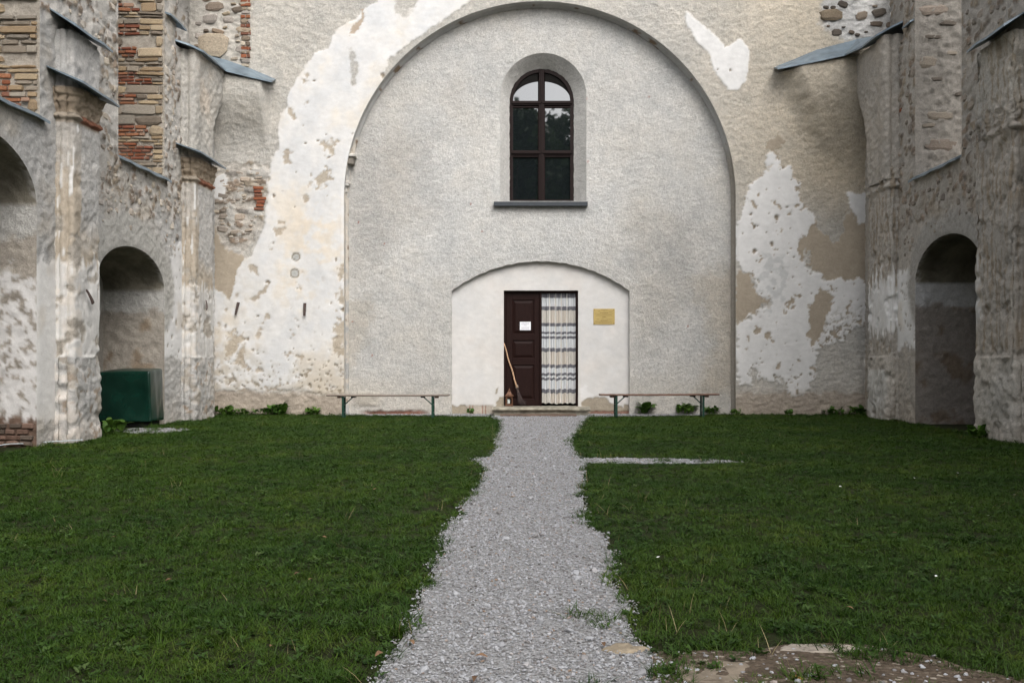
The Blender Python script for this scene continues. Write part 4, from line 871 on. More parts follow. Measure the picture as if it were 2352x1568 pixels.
    L = Lay(s_, z_, 131 if left else 133, (0.53, 0.50, 0.45) if left else (0.48, 0.44, 0.385), 0.14, 1.0, 0.02)
    if left: L.tint(sst(0, 0.5, L.n1), (1.05, 0.99, 0.94))
    eh = L.h + 0.014 * fbm(s_, z_, 2.6, 4, 207) + 0.012 * fbm(s_, z_, 12, 3, 209)
    gx = G[..., 0].ravel() - eh * 0.8; gy = G[..., 1].ravel() - eh * 0.5
    mesh_np('vault_springer', np.stack([sg * gx, gy, z_], -1), gridquads(G.shape[0], G.shape[1], flip=(sg > 0)), M['wall'], root, L.col, L.a)
    # metal covers
    def cover(f, b, th=0.035): MB().strip([(sg * x, y, z) for x, y, z in f], [(sg * x, y, z) for x, y, z in b], th).build('flashing', 'zinc', root)
    cover([(6.14, -6.72 , 5.57), (6.14, -6.2, 5.565), (6.13, -5.9, 5.58), (6.15, -5.55, 5.57)], [(6.52, -6.72, 5.80), (6.52, -6.2, 5.78), (6.52, -5.9, 5.76), (6.52, -5.55, 5.75)])
    if left:
        cover([(6.02, -6.78, 4.80), (6.03, -6.2, 4.79), (6.05, -5.8, 4.80), (6.08, -5.50, 4.79)], [(6.54, -6.78, 5.02), (6.54, -6.2, 4.95), (6.54, -5.8, 4.95), (6.54, -5.50, 4.95)], 0.03)
        cover([(6.04, -2.16, 4.83), (6.04, -1.4, 4.82), (6.06, -0.66, 4.81)], [(6.54, -2.16, 5.0), (6.54, -1.4, 5.0), (6.54, -0.66, 4.98)], 0.03)
        cover([(6.58, -2.12, 6.86), (6.30, -2.0, 6.79), (6.12, -1.75, 6.74), (6.12, -1.1, 6.75), (6.13, -0.45, 6.77), (5.7, -0.41, 6.67), (5.26, -0.37, 6.58)], [(7.0, -2.12, 6.98), (7.0, -2.0, 6.98), (7.0, -1.75, 6.98), (7.0, -1.1, 7.0), (6.6, 0.01, 7.20), (5.95, 0.01, 7.00), (5.28, 0.01, 6.72)], 0.035)
        cover([(6.40, -2.62, 7.12), (6.40, -2.2, 7.12), (6.42, -1.80, 7.11)], [(7.0, -2.62, 7.32), (7.0, -2.2, 7.32), (7.0, -1.80, 7.32)])
    else:
        cover([(6.64, -2.14, 7.24), (6.34, -2.0, 7.12), (6.12, -1.75, 7.03), (6.08, -1.1, 7.03), (5.95, -0.48, 7.07), (5.3, -0.44, 6.94), (4.66, -0.38, 6.83)], [(7.0, -2.14, 7.36), (7.0, -2.0, 7.32), (7.0, -1.75, 7.3), (7.0, -1.1, 7.32), (6.35, 0.01, 7.52), (5.55, 0.01, 7.31), (4.68, 0.01, 6.95)], 0.035)
        cover([(6.42, -2.62, 7.0), (6.42, -2.25, 7.0)], [(7.0, -2.62, 7.25), (7.0, -2.25, 7.25)])
    # larger stones that stand out of the rubble
    to3 = (lambda u, v, n: (sg * (XW - n), u, v))
    def P_(*p): return sidepts([((a if left else 2 * CX - a), b) for a, b in p])
    hl = [niche, winr, win0, niche0]
    ru = (0, 1, 0) if left else (0, -1, 0)
    mixc = lambda c, m, t: tuple(a_ * (1 - t) + b_ * t for a_, b_ in zip(c, m))
    pal = [mixc(c, (0.52, 0.48, 0.43), 0.42) for c in SPAL] if left else [mixc(c, (0.44, 0.40, 0.35), 0.35) for c in [(0.20, 0.16, 0.12), (0.25, 0.205, 0.16), (0.16, 0.13, 0.105), (0.28, 0.24, 0.19)]]
    scatter_stones(root, [(-5.72, 3.3), (-4.56, 3.3), (-4.56, 8.5), (-5.72, 8.5)], to3, ru, (0, 0, 1), 70, 0.06, 0.20, 11, 0.75, pal, 0.0, hl, 0.0)
    scatter_stones(root, [(-5.2, 3.15), (-1.9, 3.15), (-1.9, 4.15), (-5.2, 4.15)], to3, ru, (0, 0, 1), 40, 0.05, 0.14, 12, 0.8, pal, 0.0, hl, 0.0)
    scatter_stones(root, [(-2.64, 3.0), (-1.9, 2.9), (-1.9, 8.5), (-2.64, 8.5)], to3, ru, (0, 0, 1), 45, 0.06, 0.20, 13, 0.9, pal, 0.02, hl, 0.0)
    scatter_stones(root, [(-6.94, 5.8), (-5.72, 5.8), (-5.72, 8.5), (-6.94, 8.5)], to3, ru, (0, 0, 1), 40, 0.07, 0.28, 14, 0.7, pal, 0.03, hl, 0.0)
    return root
sill_m = simple('sill_mortar', (0.40, 0.365, 0.32), 0.9, 0.2, var=0.25, scale=8, bump=0.8, bscale=30); M['sillmortar'] = sill_m
wall_left = side_wall(-1); wall_right = side_wall(1)

# ================================================================== DOOR
YDo = YD + 0.10; ZDo = ZB + YDo
def dx(c): return bx((1240 + c * 0.2231) * 0.91875, ZDo)
def dz(c): return bz((710 + c * 0.2231) * 0.91875, ZDo)
zt = DT; zb0 = 0.158
DF = MB().box(D0 + 0.002, dx(112), YDo - 0.035, YDo + 0.06, zb0, zt - 0.002, 0.005).box(dx(896), D1 - 0.002, YDo - 0.035, YDo + 0.06, zb0, zt - 0.002, 0.005).box(dx(112), dx(896), YDo - 0.034, YDo + 0.06, dz(100), zt - 0.002, 0.005).box(dx(488), dx(512), YDo - 0.03, YDo + 0.05, zb0, dz(100), 0.005)
door = DF.build('door', 'oak', end)
lx0, lx1 = dx(114), dx(486); px0, px1 = dx(186), dx(428)
leaf = MB(); yl0, yl1 = YDo - 0.005, YDo + 0.04
leaf.box(lx0, px0, yl0, yl1, zb0 + 0.01, dz(102), 0.004).box(px1, lx1, yl0, yl1, zb0 + 0.01, dz(102), 0.004)
rails = [(102, 178), (556, 630), (829, 905), (1286, 1358)]
for a, b in rails: leaf.box(px0 - 0.001, px1 + 0.001, yl0 + 0.0005, yl1, max(dz(b), zb0 + 0.01), dz(a), 0.004)
leafo = leaf.build('door_leaf', 'oak', door)
for a, b in ((178, 556), (630, 829), (905, 1286)):
    z0, z1 = dz(b), dz(a); bm = bmesh.new(); i1 = 0.03; i2 = 0.065
    ring = lambda i, y: [bm.verts.new(p) for p in ((px0 + i, y, z0 + i), (px1 - i, y, z0 + i), (px1 - i, y, z1 - i), (px0 + i, y, z1 - i))]
    r0 = ring(0, yl0 + 0.004); r1 = ring(0.012, yl0 + 0.022); r2 = ring(i2, yl0 + 0.002); 
    for A, B in ((r0, r1), (r1, r2)):
        for k in range(4): bm.faces.new((A[k], A[(k + 1) % 4], B[(k + 1) % 4], B[k]))
    bm.faces.new(r2); bmesh.ops.recalc_face_normals(bm, faces=list(bm.faces))
    me = bpy.data.meshes.new('door_panel'); bm.to_mesh(me); bm.free(); link('door_panel', me, M['oak'], door)
room = MB()
room.box(D0 - 0.02, D1 + 0.02, YDo + 1.4, YDo + 1.43, -0.02, zt + 0.1).box(D0 - 0.06, D0 - 0.02, YDo + 0.062, YDo + 1.4, -0.02, zt + 0.1).box(D1 + 0.02, D1 + 0.06, YDo + 0.062, YDo + 1.4, -0.02, zt + 0.1).box(D0 - 0.02, D1 + 0.02, YDo + 0.062, YDo + 1.4, zt + 0.05, zt + 0.1).box(D0 - 0.02, D1 + 0.02, YDo + 0.062, YDo + 1.4, -0.02, 0.06)
room.build('dark_passage', 'dark', end)

# curtain hanging in the open half of the door
cu0, cu1, cv0, cv1 = dx(513), dx(893), dz(1334), dz(104)
nu, nv = 170, 300
S_, T_ = np.meshgrid(np.linspace(0, 1, nu), np.linspace(0, 1, nv)); s = S_.ravel(); t = T_.ravel()          # t: 0 at hem, 1 at top
sw = s + 0.010 * fbm(s, t, 2.2, 3, 5) + 0.006 * np.sin(s * 17 + t * 2)
g = 1 - 0.25 * t
amp_ = 0.35 + 0.9 * sst(-0.3, 0.5, fbm(s, t * 0.3, 2.6, 2, 14))
fold = 0.015 * amp_ * np.sin(2 * math.pi * (sw * 6.2 + 0.25 * np.sin(t * 2.0))) + 0.010 * np.sin(2 * math.pi * (sw * 13.7 + 0.3 * t)) + 0.006 * np.sin(2 * math.pi * (sw * 24 + 0.4 * np.sin(3 * t))) * (0.3 + 0.7 * t) + 0.005 * fbm(s, t, 6, 3, 8)
xx = cu0 + (cu1 - cu0) * s; zz = cv0 + (cv1 - cv0) * t + 0.010 * np.sin(2 * math.pi * sw * 6.2) * (1 - t) - 0.012 * (1 - t) * (abs(s - 0.45) < 0.1)
yy = YDo + 0.012 - fold * (0.75 + 0.25 * (1 - t))
cc = 1340 - 1236 * t                                                     # row in measured units
wav = cc + 0.8 * np.sin(sw * 2 * math.pi * 6.2) + 3 * fbm(s, t, 3, 2, 3)
creamz = ((wav > 295) & (wav < 437)) | ((wav > 760) & (wav < 903)) | (wav > 1225) | (wav < 155)
colr = np.where(creamz[:, None], np.array((0.53, 0.505, 0.46)), np.array((0.57, 0.585, 0.60)))
vst = np.zeros(len(s), bool)
for a, b in ((590, 607), (660, 677), (722, 740), (790, 803)):
    vst |= (513 + 380 * sw > a) & (513 + 380 * sw < b)
colr = np.where(vst[:, None], np.array((0.64, 0.62, 0.58)), colr)
beg = (np.abs((513 + 380 * sw) - 700) < 110) & creamz & (~vst); colr = np.where(beg[:, None], np.array((0.53, 0.48, 0.42)), colr)
band = np.zeros(len(s), bool)
for a, b in ((95, 155), (252, 295), (437, 475), (535, 562), (585, 615), (718, 760), (903, 940), (1000, 1030), (1052, 1080), (1180, 1225)): band |= (wav > a) & (wav < b)
colr = np.where((band & ~vst)[:, None], np.array((0.145, 0.145, 0.16)), colr); colr = np.where((band & vst)[:, None], np.array((0.40, 0.39, 0.39)), colr)
colr = colr * (1 + 0.05 * fbm(s, t, 30, 2, 12))[:, None]
cur = mesh_np('curtain', np.stack([xx, yy, zz], -1), gridquads(nv, nu), M['curtain'], None, colr)
tag(cur, 'cream and white curtain with grey stripes hanging in the open half of the door', 'curtain')
# printed notice on the door
nx0, nx1, nz0, nz1 = dx(268), dx(390), dz(517), dz(422)
nt = MB().box(nx0, nx1, yl0 - 0.003, yl0 - 0.001, nz0, nz1).build('notice', 'paper'); tag(nt, 'small white sheet of paper with printed lines fixed to the dark door', 'notice')
def scribble(parent, mat, x0, x1, z, h, y, seed, gapp=0.22):
    rnd = random.Random(seed); b = MB(); x = x0
    while x < x1:
        L = min(rnd.uniform(0.006, 0.02), x1 - x)
        if L > 0.003: b.box(x, x + L, y - 0.0006, y, z - h / 2, z + h / 2)
        x += L + rnd.uniform(0.002, 0.005)
    return b.build('print_line', mat, parent)
nw = nx1 - nx0; nh = nz1 - nz0
for k, (a, f0, f1) in enumerate(((0.12, .16, .84), (0.22, .12, .88), (0.32, .12, .85), (0.42, .38, .62), (0.66, .12, .88), (0.77, .18, .84), (0.88, .10, .90))):
    scribble(nt, 'ink', nx0 + nw * f0, nx0 + nw * f1, nz1 - nh * a, 0.007, yl0 - 0.003, k)
# brass plaque on the plaster
q0, q1, qz0, qz1 = bx(1363, ZD), bx(1412, ZD), bz(745, ZD), bz(709, ZD)
pq = MB().box(q0, q1, YD - 0.012, YD - 0.003, qz0, qz1, 0.002).build('plaque', 'brass'); tag(pq, 'brass plaque with engraved lines screwed to the plaster right of the door', 'plaque')
qw, qh = q1 - q0, qz1 - qz0
for k, (a, f0, f1, hh) in enumerate(((.06, .36, .66, .009), (.25, .31, .69, .010), (.31, .07, .93, .005), (.39, .13, .86, .006), (.48, .10, .93, .004), (.53, .42, .59, .011), (.75, .34, .67, .010), (.80, .05, .95, .005), (.87, .10, .88, .006), (.91, .24, .78, .005))):
    scribble(pq, 'brass_ink', q0 + qw * f0, q0 + qw * f1, qz1 - qh * a, hh, YD - 0.012, 40 + k)
for k, (a, b, w_) in enumerate(((.15, .19, .12), (.15, .45, .07), (.16, .69, .20), (.63, .12, .16), (.63, .38, .08), (.64, .60, .30))):
    m = MB(); x = q0 + qw * b; z = qz1 - qh * a
    m.bar((x - 0.006, YD - 0.0125, z - 0.012), (x + 0.012, YD - 0.0125, z + 0.010), 0.001, 0.012, (0, 1, 0)).box(x + 0.014, x + w_ * qw, YD - 0.0126, YD - 0.012, z - 0.014 if w_ > .15 else z - .004, z - 0.009 if w_ > .15 else z + .001)
    m.build('engraved_mark', 'brass_ink', pq)
for a in (.05, .95):
    for b in (.07, .94): MB().tube([(q0 + qw * a, YD - 0.012, qz0 + qh * b), (q0 + qw * a, YD - 0.017, qz0 + qh * b)], 0.008, 10).build('screw', 'brass_ink', pq)

# ================================================================== STEP, PLANK
stp = empty('door_step', ((D0 + D1) / 2, 0.2, 0)); tag(stp, 'worn grey stone door step with a rounded nosing', 'step')
sx0, sx1 = bx(1131, 19.7), bx(1356, 19.7); cxs = (D0 + D1) / 2
def rough_box(x0, x1, y0, y1, z0, z1, nx, prof, amp, seed):
    """long block with a rounded profile, given as (y, z) points, and uneven edges"""
    V = []; xs = np.linspace(x0, x1, nx); pr = np.array(prof); n = len(pr)
    for i, x in enumerate(xs):
        for j, (y, z) in enumerate(pr):
            k = perlin(np.array([x * 3.1 + j * 7.7]), np.array([seed + j * 1.3]), seed)[0]
            V.append((x + (0.012 * k if i in (0, nx - 1) else 0), y + amp * k, z + amp * 0.6 * k))
    Q = []
    for i in range(nx - 1):
        for j in range(n): Q.append((i * n + j, (i + 1) * n + j, (i + 1) * n + (j + 1) % n, i * n + (j + 1) % n))
    bm = bmesh.new(); vs = [bm.verts.new(v) for v in V]
    for q in Q: bm.faces.new([vs[k] for k in q])
    bm.faces.new(vs[:n]); bm.faces.new(vs[-n:]); bmesh.ops.recalc_face_normals(bm, faces=list(bm.faces)); return bm
def link_bm(name, bm, mat, parent, off=(0, 0, 0)):
    me = bpy.data.meshes.new(name); bm.to_mesh(me); bm.free(); o = link(name, me, M[mat], parent); o.location = off; return o
o = link_bm('tread', rough_box(sx0, sx1, 0, 0, 0, 0, 40, [(0.62, 0.163), (-0.19, 0.158), (-0.225, 0.145), (-0.235, 0.125), (-0.225, 0.104), (-0.20, 0.094), (0.62, 0.094)], 0.008, 3), 'stonestep', stp, (-stp.location.x, -0.2, 0))
o = link_bm('riser', rough_box(sx0 + 0.03, sx1 - 0.05, 0, 0, 0, 0, 40, [(0.55, 0.095), (-0.17, 0.095), (-0.175, -0.05), (0.55, -0.05)], 0.012, 5), 'stonestep', stp, (-stp.location.x, -0.2, 0))
pk = link_bm('wooden_plank', rough_box(bx(1148, 19.3), bx(1325, 19.3), 0, 0, 0, 0, 60, [(-0.21, 0.045), (-0.46, 0.042), (-0.47, 0.035), (-0.47, 0.002), (-0.21, 0.0)], 0.010, 8), 'plank', None); tag(pk, 'rough brown wooden plank lying on the gravel before the step', 'plank')

# ================================================================== LANTERN, CANDLE, BROOM
yln = 0.40; ZL = ZB + yln; zst = 0.166
lxx = bx((1240 + 148 * 0.2231) * 0.91875, ZL)
lan = empty('lantern', (lxx, yln, zst)); tag(lan, 'small rusty brown metal lantern with a peaked roof beside the broom', 'lantern')
w2 = 0.072; hb = 0.20
b = MB().box(-w2 - .006, w2 + .006, -w2 - .006, w2 + .006, 0, 0.022, 0.003).box(-w2, w2, -w2, w2, 0.022, 0.045)
for sx_ in (-1, 1):
    for sy_ in (-1, 1): b.box(min(sx_ * w2, sx_ * (w2 - .022)), max(sx_ * w2, sx_ * (w2 - .022)), min(sy_ * w2, sy_ * (w2 - .022)), max(sy_ * w2, sy_ * (w2 - .022)), 0.045, hb)
b.build('body', 'copper', lan)
for (ax, sgn) in (('y', -1), ('y', 1), ('x', -1), ('x', 1)):
    n = 12; xi = w2 - .0221; zs_, zr = 0.15, 0.032
    pts = [(-xi, hb), (-xi, 0.14)] + [(-xi + 2 * xi * k / n, 0.145 + zr * math.sin(math.pi * k / n)) for k in range(n + 1)] + [(xi, 0.14), (xi, hb)]
    MB().prism(pts, ax, sgn * (w2 - .003), sgn * (w2 - .012)).build('arch_plate', 'copper', lan)
m = MB(); prof = [(0.092, 0.198), (0.094, 0.206), (0.075, 0.222), (0.052, 0.245), (0.036, 0.275), (0.028, 0.30), (0.03, 0.304)]
rows = [[m.bm.verts.new((sx_ * r, sy_ * r, z)) for sx_, sy_ in ((-1, -1), (1, -1), (1, 1), (-1, 1))] for r, z in prof]
for A, B in zip(rows[:-1], rows[1:]):
    for k in range(4): m.bm.faces.new((A[k], A[(k + 1) % 4], B[(k + 1) % 4], B[k]))
m.bm.faces.new(rows[0]); m.bm.faces.new(rows[-1]); lroof = m.build('roof', 'copper', lan)
MB().tube([(0, 0, .30), (0, 0, .312), (0, 0, .325), (0, 0, .345), (0, 0, .368)], [.026, .027, .022, .010, .003], 8).build('finial', 'copper', lroof)
cd = MB().tube([(0, 0, 0), (0, 0, 0.004), (0, 0, .093), (0, 0, .095)], [.030, .032, .032, .028], 16).build('candle', 'candle', None, True, (lxx - 0.012, yln, zst + 0.046)); tag(cd, 'white candle standing inside the small rusty lantern', 'candle')
# besom broom leaning on the door
bt = Vector((dx(88), YDo - 0.055, dz(662))); bm_ = Vector((dx(232), 0.46, dz(1140))); be = Vector((dx(288), 0.41, zst + 0.01))
br = empty('broom', (be.x, be.y, zst)); tag(br, 'twig broom with a bare wooden handle leaning against the dark door', 'broom')
def rel(p): return Vector(p) - Vector(br.location)
n = 14; hp = [rel(bt.lerp(bm_ + (be - bm_) * 0.1, k / n)) + Vector((0.006 * math.sin(k * .9), 0, 0)) for k in range(n + 1)]
MB().tube(hp, [0.013 + 0.004 * k / n for k in range(n + 1)], 10).build('handle', 'handle', br, True)
rnd = random.Random(4); dirb = (be - bm_); tw = MB(); tp = MB()
for k in range(130):
    a = rnd.uniform(0, 2 * math.pi); r = math.sqrt(rnd.random()); e1 = Vector((math.cos(a), math.sin(a) * 0.6, 0)) * r
    p0 = rel(bm_) + e1 * 0.028 + Vector((0, 0, rnd.uniform(-.02, .03))); p1 = rel(bm_.lerp(be, 0.28)) + e1 * 0.022; p2 = rel(bm_.lerp(be, 0.7)) + e1 * 0.052 + Vector((rnd.uniform(-.006, .006), 0, 0))
    p3 = rel(be) + Vector((e1.x * 0.095 + 0.012, e1.y * 0.06, 0.004 + max(0, 0.10 * abs(e1.x) * rnd.random())))
    if k % 4 == 0: tp.tube([p0, p1, p1.lerp(p2, .3)], [.0035, .0045, .002], 4)
    tw.tube([p0.lerp(p1, .4), p1, p2, p3], [.004, .004, .0035, .0015], 4)
brush = tw.build('twigs', 'twig', br); tp.build('pale_twigs', 'twigpale', br)
for f in (0.13, 0.24):
    c = rel(bm_.lerp(be, f)); d = dirb.normalized(); u = d.orthogonal().normalized(); v = d.cross(u)
    MB().tube([c + (u * math.cos(2 * math.pi * k / 14) + v * math.sin(2 * math.pi * k / 14)) * 0.031 for k in range(15)], 0.0035, 5).build('binding_wire', 'black', brush)

# ================================================================== BENCHES
def bench(label, c, rz, Lb, mat, sag, ys):
    o = empty('bench', c, rz); tag(o, label, 'bench', 'folding benches by the door')
    hgt, wd, th = 0.455, 0.25, 0.030
    bm = bmesh.new(); nx = 40; prof = [(-wd / 2 + .01, hgt - th), (-wd / 2, hgt - th + .01), (-wd / 2, hgt - .01), (-wd / 2 + .01, hgt), (wd / 2 - .01, hgt), (wd / 2, hgt - .01), (wd / 2, hgt - th + .01), (wd / 2 - .01, hgt - th)]
    rows = []
    for i in range(nx + 1):
        x = -Lb / 2 + Lb * i / nx; dzz = sag * (1 - (2 * x / Lb) ** 2) + 0.0015 * math.sin(i * 1.9); rows.append([bm.verts.new((x, y, z + dzz)) for y, z in prof])
    for A, B in zip(rows[:-1], rows[1:]):
        for k in range(8): bm.faces.new((A[k], B[k], B[(k + 1) % 8], A[(k + 1) % 8]))
    bm.faces.new(rows[0]); bm.faces.new(rows[-1]); bmesh.ops.recalc_face_normals(bm, faces=list(bm.faces))
    me = bpy.data.meshes.new('seat'); bm.to_mesh(me); bm.free(); link('seat', me, M[mat], o)
    for sg in (-1, 1):
        xl = sg * (Lb / 2 - 0.31); zt_ = hgt - th - 0.002
        for sy_ in (-1, 1):
            MB().box(xl - .02, xl + .02, sy_ * .095 - .003, sy_ * .095 + .003, 0.0, zt_, 0.001).box(xl - .02, xl - .014, sy_ * .095 - (.018 if sy_ > 0 else -.003), sy_ * .095 + (.018 if sy_ < 0 else -.003), 0.0, zt_, 0.0005).build('leg', 'green_steel', o)
        MB().box(xl - .012, xl + .012, -.092, .092, 0.10, 0.115, .001).build('crossbar', 'green_steel', o)
        MB().box(xl - .012, xl + .012, -.092, .092, zt_ - .03, zt_ - .006, .001).build('crossbar', 'green_steel', o)
        MB().bar((xl - sg * .015, 0, zt_ - .165), (xl - sg * .17, 0, zt_ - .025), .022, .014, (0, 1, 0)).box(xl - .01, xl + .01, -.092, .092, zt_ - .175, zt_ - .155, .001).build('strut', 'green_steel', o)
        MB().box(xl + sg * .075 - .03, xl + sg * .075 + .03, -.10, .10, zt_ - .036, zt_ + .001, .003).build('bracket', 'bracket', o)
        MB().box(xl - sg * .19 - .035, xl - sg * .19 + .035, -.10, .10, zt_ - .028, zt_ + .001, .003).build('bracket', 'black', o)
    return o
Zb = 18.9
bench('grey weathered wooden bench with green steel legs left of the door', (bx(892, Zb), Zb - ZB, 0), 0.0, bx(1032, Zb) - bx(752, Zb), 'board', -0.008, 0)
Zb2 = 19.2
bench('reddish brown wooden bench with green steel legs right of the door', (bx(1514, Zb2), Zb2 - ZB, 0), 0.10, (bx(1652, Zb2) - bx(1376, Zb2)) * 1.0, 'board2', -0.006, 0)

# ================================================================== COVERED BOX IN THE NICHE
gb = empty('covered_box', (-6.86, -3.22, 0)); tag(gb, 'box under a dark green tarpaulin standing in the arched niche', 'covered box')
NX, NY, NZ = 22, 14, 22
def tarp():
    bm = bmesh.new(); bmesh.ops.create_cube(bm, size=1.0); bmesh.ops.subdivide_edges(bm, edges=list(bm.edges), cuts=17, use_grid_fill=True)
    for v in bm.verts:
        x, y, z = v.co * 2                      # -1..1
        k = 0.5 * perlin(np.array([x * 1.7 + y]), np.array([z * 1.3 - y]), 3)[0]
        fx = 0.44 * x; fy = 0.28 * y; fz = 0.09 + 0.415 * (z + 1)
        if z > 0.98: fz += 0.035 * (1 - x * x) * (1 - y * y) + 0.04 * (y + 1) / 2
        if abs(x) > 0.98: fx += x * (0.018 * (1 - z) * 0.5 + 0.012 * k * 2); fy *= 1.0
        if y < -0.98: fy += -0.010 + 0.02 * k + 0.012 * math.sin(3 * x + 2 * z) * (1 - z)
        if x > 0.98: fx += 0.03 * max(0, 1 - abs(y + 0.35) * 2.2) * (1.05 - z) * 0.5
        e = 0.03 * max(0, abs(x) - .8) * max(0, abs(y) - .8) * 60; fx -= math.copysign(e * .02, x); 
        fz += 0.01 * x * (z > 0.9)
        v.co = Vector((fx, fy, fz))
    bmesh.ops.recalc_face_normals(bm, faces=list(bm.faces)); return bm
tb = link_bm('tarpaulin', tarp(), 'tarp', gb); tb.data.polygons.foreach_set('use_smooth', np.ones(len(tb.data.polygons), bool))
bv = tb.modifiers.new('soft', 'SUBSURF'); bv.levels = 1; bv.render_levels = 1
MB().box(-0.40, 0.40, -0.22, 0.24, 0.0, 0.10, 0.01).build('base', 'black', gb)  # black block stands in for the shadow gap under the tarpaulin

# ================================================================== IRON PEGS
def peg(label, p, out, tilt, L, w0, w1):
    o = out.normalized(); up = Vector((tilt, 0, 1)).normalized() if abs(o.y) > .5 else Vector((0, tilt, 1)).normalized(); sd_ = o.cross(up).normalized()
    m = MB(); n = 8; prof = []
    for i in range(n + 1):
        t = i / n; c = up * (L * (0.5 - t)) + o * (0.015 + 0.05 * math.sin(t * 1.4)); w_ = w0 + (w1 - w0) * t; th = 0.013
        prof.append([m.bm.verts.new(c + sd_ * w_ * a + o * th * b) for a, b in ((-.5, -.6), (-.32, .7), (.32, .7), (.5, -.6))])
    for A, B in zip(prof[:-1], prof[1:]):
        for k in range(4): m.bm.faces.new((A[k], A[(k + 1) % 4], B[(k + 1) % 4], B[k]))
    m.bm.faces.new(prof[0]); m.bm.faces.new(prof[-1])
    ob = m.build('iron_peg', 'iron', None, False, p); tag(ob, label, 'peg', 'iron pegs in the walls')
peg('dark iron peg in the white plaster of the pilaster left of the green box', (-6.25, 13.74 - ZB, bz(681, 13.74)), Vector((1, 0, 0)), -0.55, 0.21, 0.03, 0.08)
peg('dark iron peg on the narrow pilaster, leaning, left of two others', (-6.24, 18.52 - ZB, bz(702, 18.5)), Vector((1, 0, 0)), 0.9, 0.21, 0.10, 0.03)
peg('dark iron peg on the end wall, slightly tilted, middle of three', (bx(546), -0.02, bz(709)), Vector((0, -1, 0)), 0.17, 0.26, 0.062, 0.04)
peg('dark upright iron peg on the white plaster nearest the arch', (bx(701), -0.02, bz(711)), Vector((0, -1, 0)), 0.0, 0.26, 0.062, 0.05)
# pale cable on the grass at the foot of the left wall
cp = [onground(a, b) for a, b in ((-60, 1040), (20, 1030), (75, 1025), (120, 1022), (190, 1020))]
cb = MB().tube([(x, y, 0.05 + 0.01 * math.sin(i * 2)) for i, (x, y) in enumerate(cp)], 0.007, 6).build('cable', 'cable', None, True); tag(cb, 'pale cable lying in the grass at the foot of the left wall', 'cable')

# ================================================================== VEGETATION
def in_poly(x, y, poly): return psdf(x, y, poly)
def stuff_points(name, P, rot, scl, idx, srcs, mat_unused=None):
    me = bpy.data.meshes.new(name); me.vertices.add(len(P)); me.vertices.foreach_set('co', np.asarray(P, np.float32).ravel())
    a = me.attributes.new('rot', 'FLOAT_VECTOR', 'POINT'); a.data.foreach_set('vector', np.asarray(rot, np.float32).ravel())
    a = me.attributes.new('scl', 'FLOAT_VECTOR', 'POINT'); a.data.foreach_set('vector', np.asarray(scl, np.float32).ravel())
    a = me.attributes.new('idx', 'INT', 'POINT'); a.data.foreach_set('value', np.asarray(idx, np.int32))
    o = bpy.data.objects.new(name, me); COL.objects.link(o); o['kind'] = 'stuff'
    ng = bpy.data.node_groups.new(name, 'GeometryNodeTree'); ng.interface.new_socket('Geometry', in_out='INPUT', socket_type='NodeSocketGeometry'); ng.interface.new_socket('Geometry', in_out='OUTPUT', socket_type='NodeSocketGeometry')
    N, Lk = ng.nodes, ng.links; gi = N.new('NodeGroupInput'); go = N.new('NodeGroupOutput'); jn = N.new('GeometryNodeJoinGeometry')
    def attr(nm, ty):
        q = N.new('GeometryNodeInputNamedAttribute'); q.data_type = ty; q.inputs[0].default_value = nm; return q
    ar, asx, ai = attr('rot', 'FLOAT_VECTOR'), attr('scl', 'FLOAT_VECTOR'), attr('idx', 'INT')
    for k, src in enumerate(srcs):
        oi = N.new('GeometryNodeObjectInfo'); oi.inputs['Object'].default_value = src; oi.inputs['As Instance'].default_value = True
        cmp_ = N.new('FunctionNodeCompare'); cmp_.data_type = 'INT'; cmp_.operation = 'EQUAL'
        ip = N.new('GeometryNodeInstanceOnPoints'); Lk.new(gi.outputs[0], ip.inputs['Points'])
        Lk.new(ai.outputs['Attribute'], [i for i in cmp_.inputs if i.type == 'INT'][0]); [i for i in cmp_.inputs if i.type == 'INT'][1].default_value = k
        Lk.new(cmp_.outputs[0], ip.inputs['Selection']); Lk.new(oi.outputs['Geometry'], ip.inputs['Instance'])
        e2r = N.new('FunctionNodeEulerToRotation'); Lk.new(ar.outputs['Attribute'], e2r.inputs[0]); Lk.new(e2r.outputs[0], ip.inputs['Rotation']); Lk.new(asx.outputs['Attribute'], ip.inputs['Scale'])
        Lk.new(ip.outputs[0], jn.inputs[0])
    Lk.new(jn.outputs[0], go.inputs[0])
    md = o.modifiers.new('scatter', 'NODES'); md.node_group = ng
    return o
def proto(name, bm, mat):
    me = bpy.data.meshes.new(name); bm.to_mesh(me); bm.free(); me.materials.append(M[mat]); return bpy.data.objects.new(name, me)
def blade(bm, base, h, w_, az, lean, curl=0.5):
    d = Vector((math.cos(az), math.sin(az), 0)); sd_ = Vector((-d.y, d.x, 0)); pts = []
    for t, ww in ((0, 1), (0.45, .85), (0.8, .5)):
        c = base + d * (lean * h * t + curl * lean * h * t * t) + Vector((0, 0, h * (t - 0.25 * lean * t * t)))
        pts.append((bm.verts.new(c + sd_ * w_ * ww / 2), bm.verts.new(c - sd_ * w_ * ww / 2)))
    tip = bm.verts.new(base + d * (lean * h + curl * lean * h) + Vector((0, 0, h * (1 - 0.25 * lean))))
    for A, B in zip(pts[:-1], pts[1:]): bm.faces.new((A[0], A[1], B[1], B[0]))
    bm.faces.new((pts[-1][0], pts[-1][1], tip))
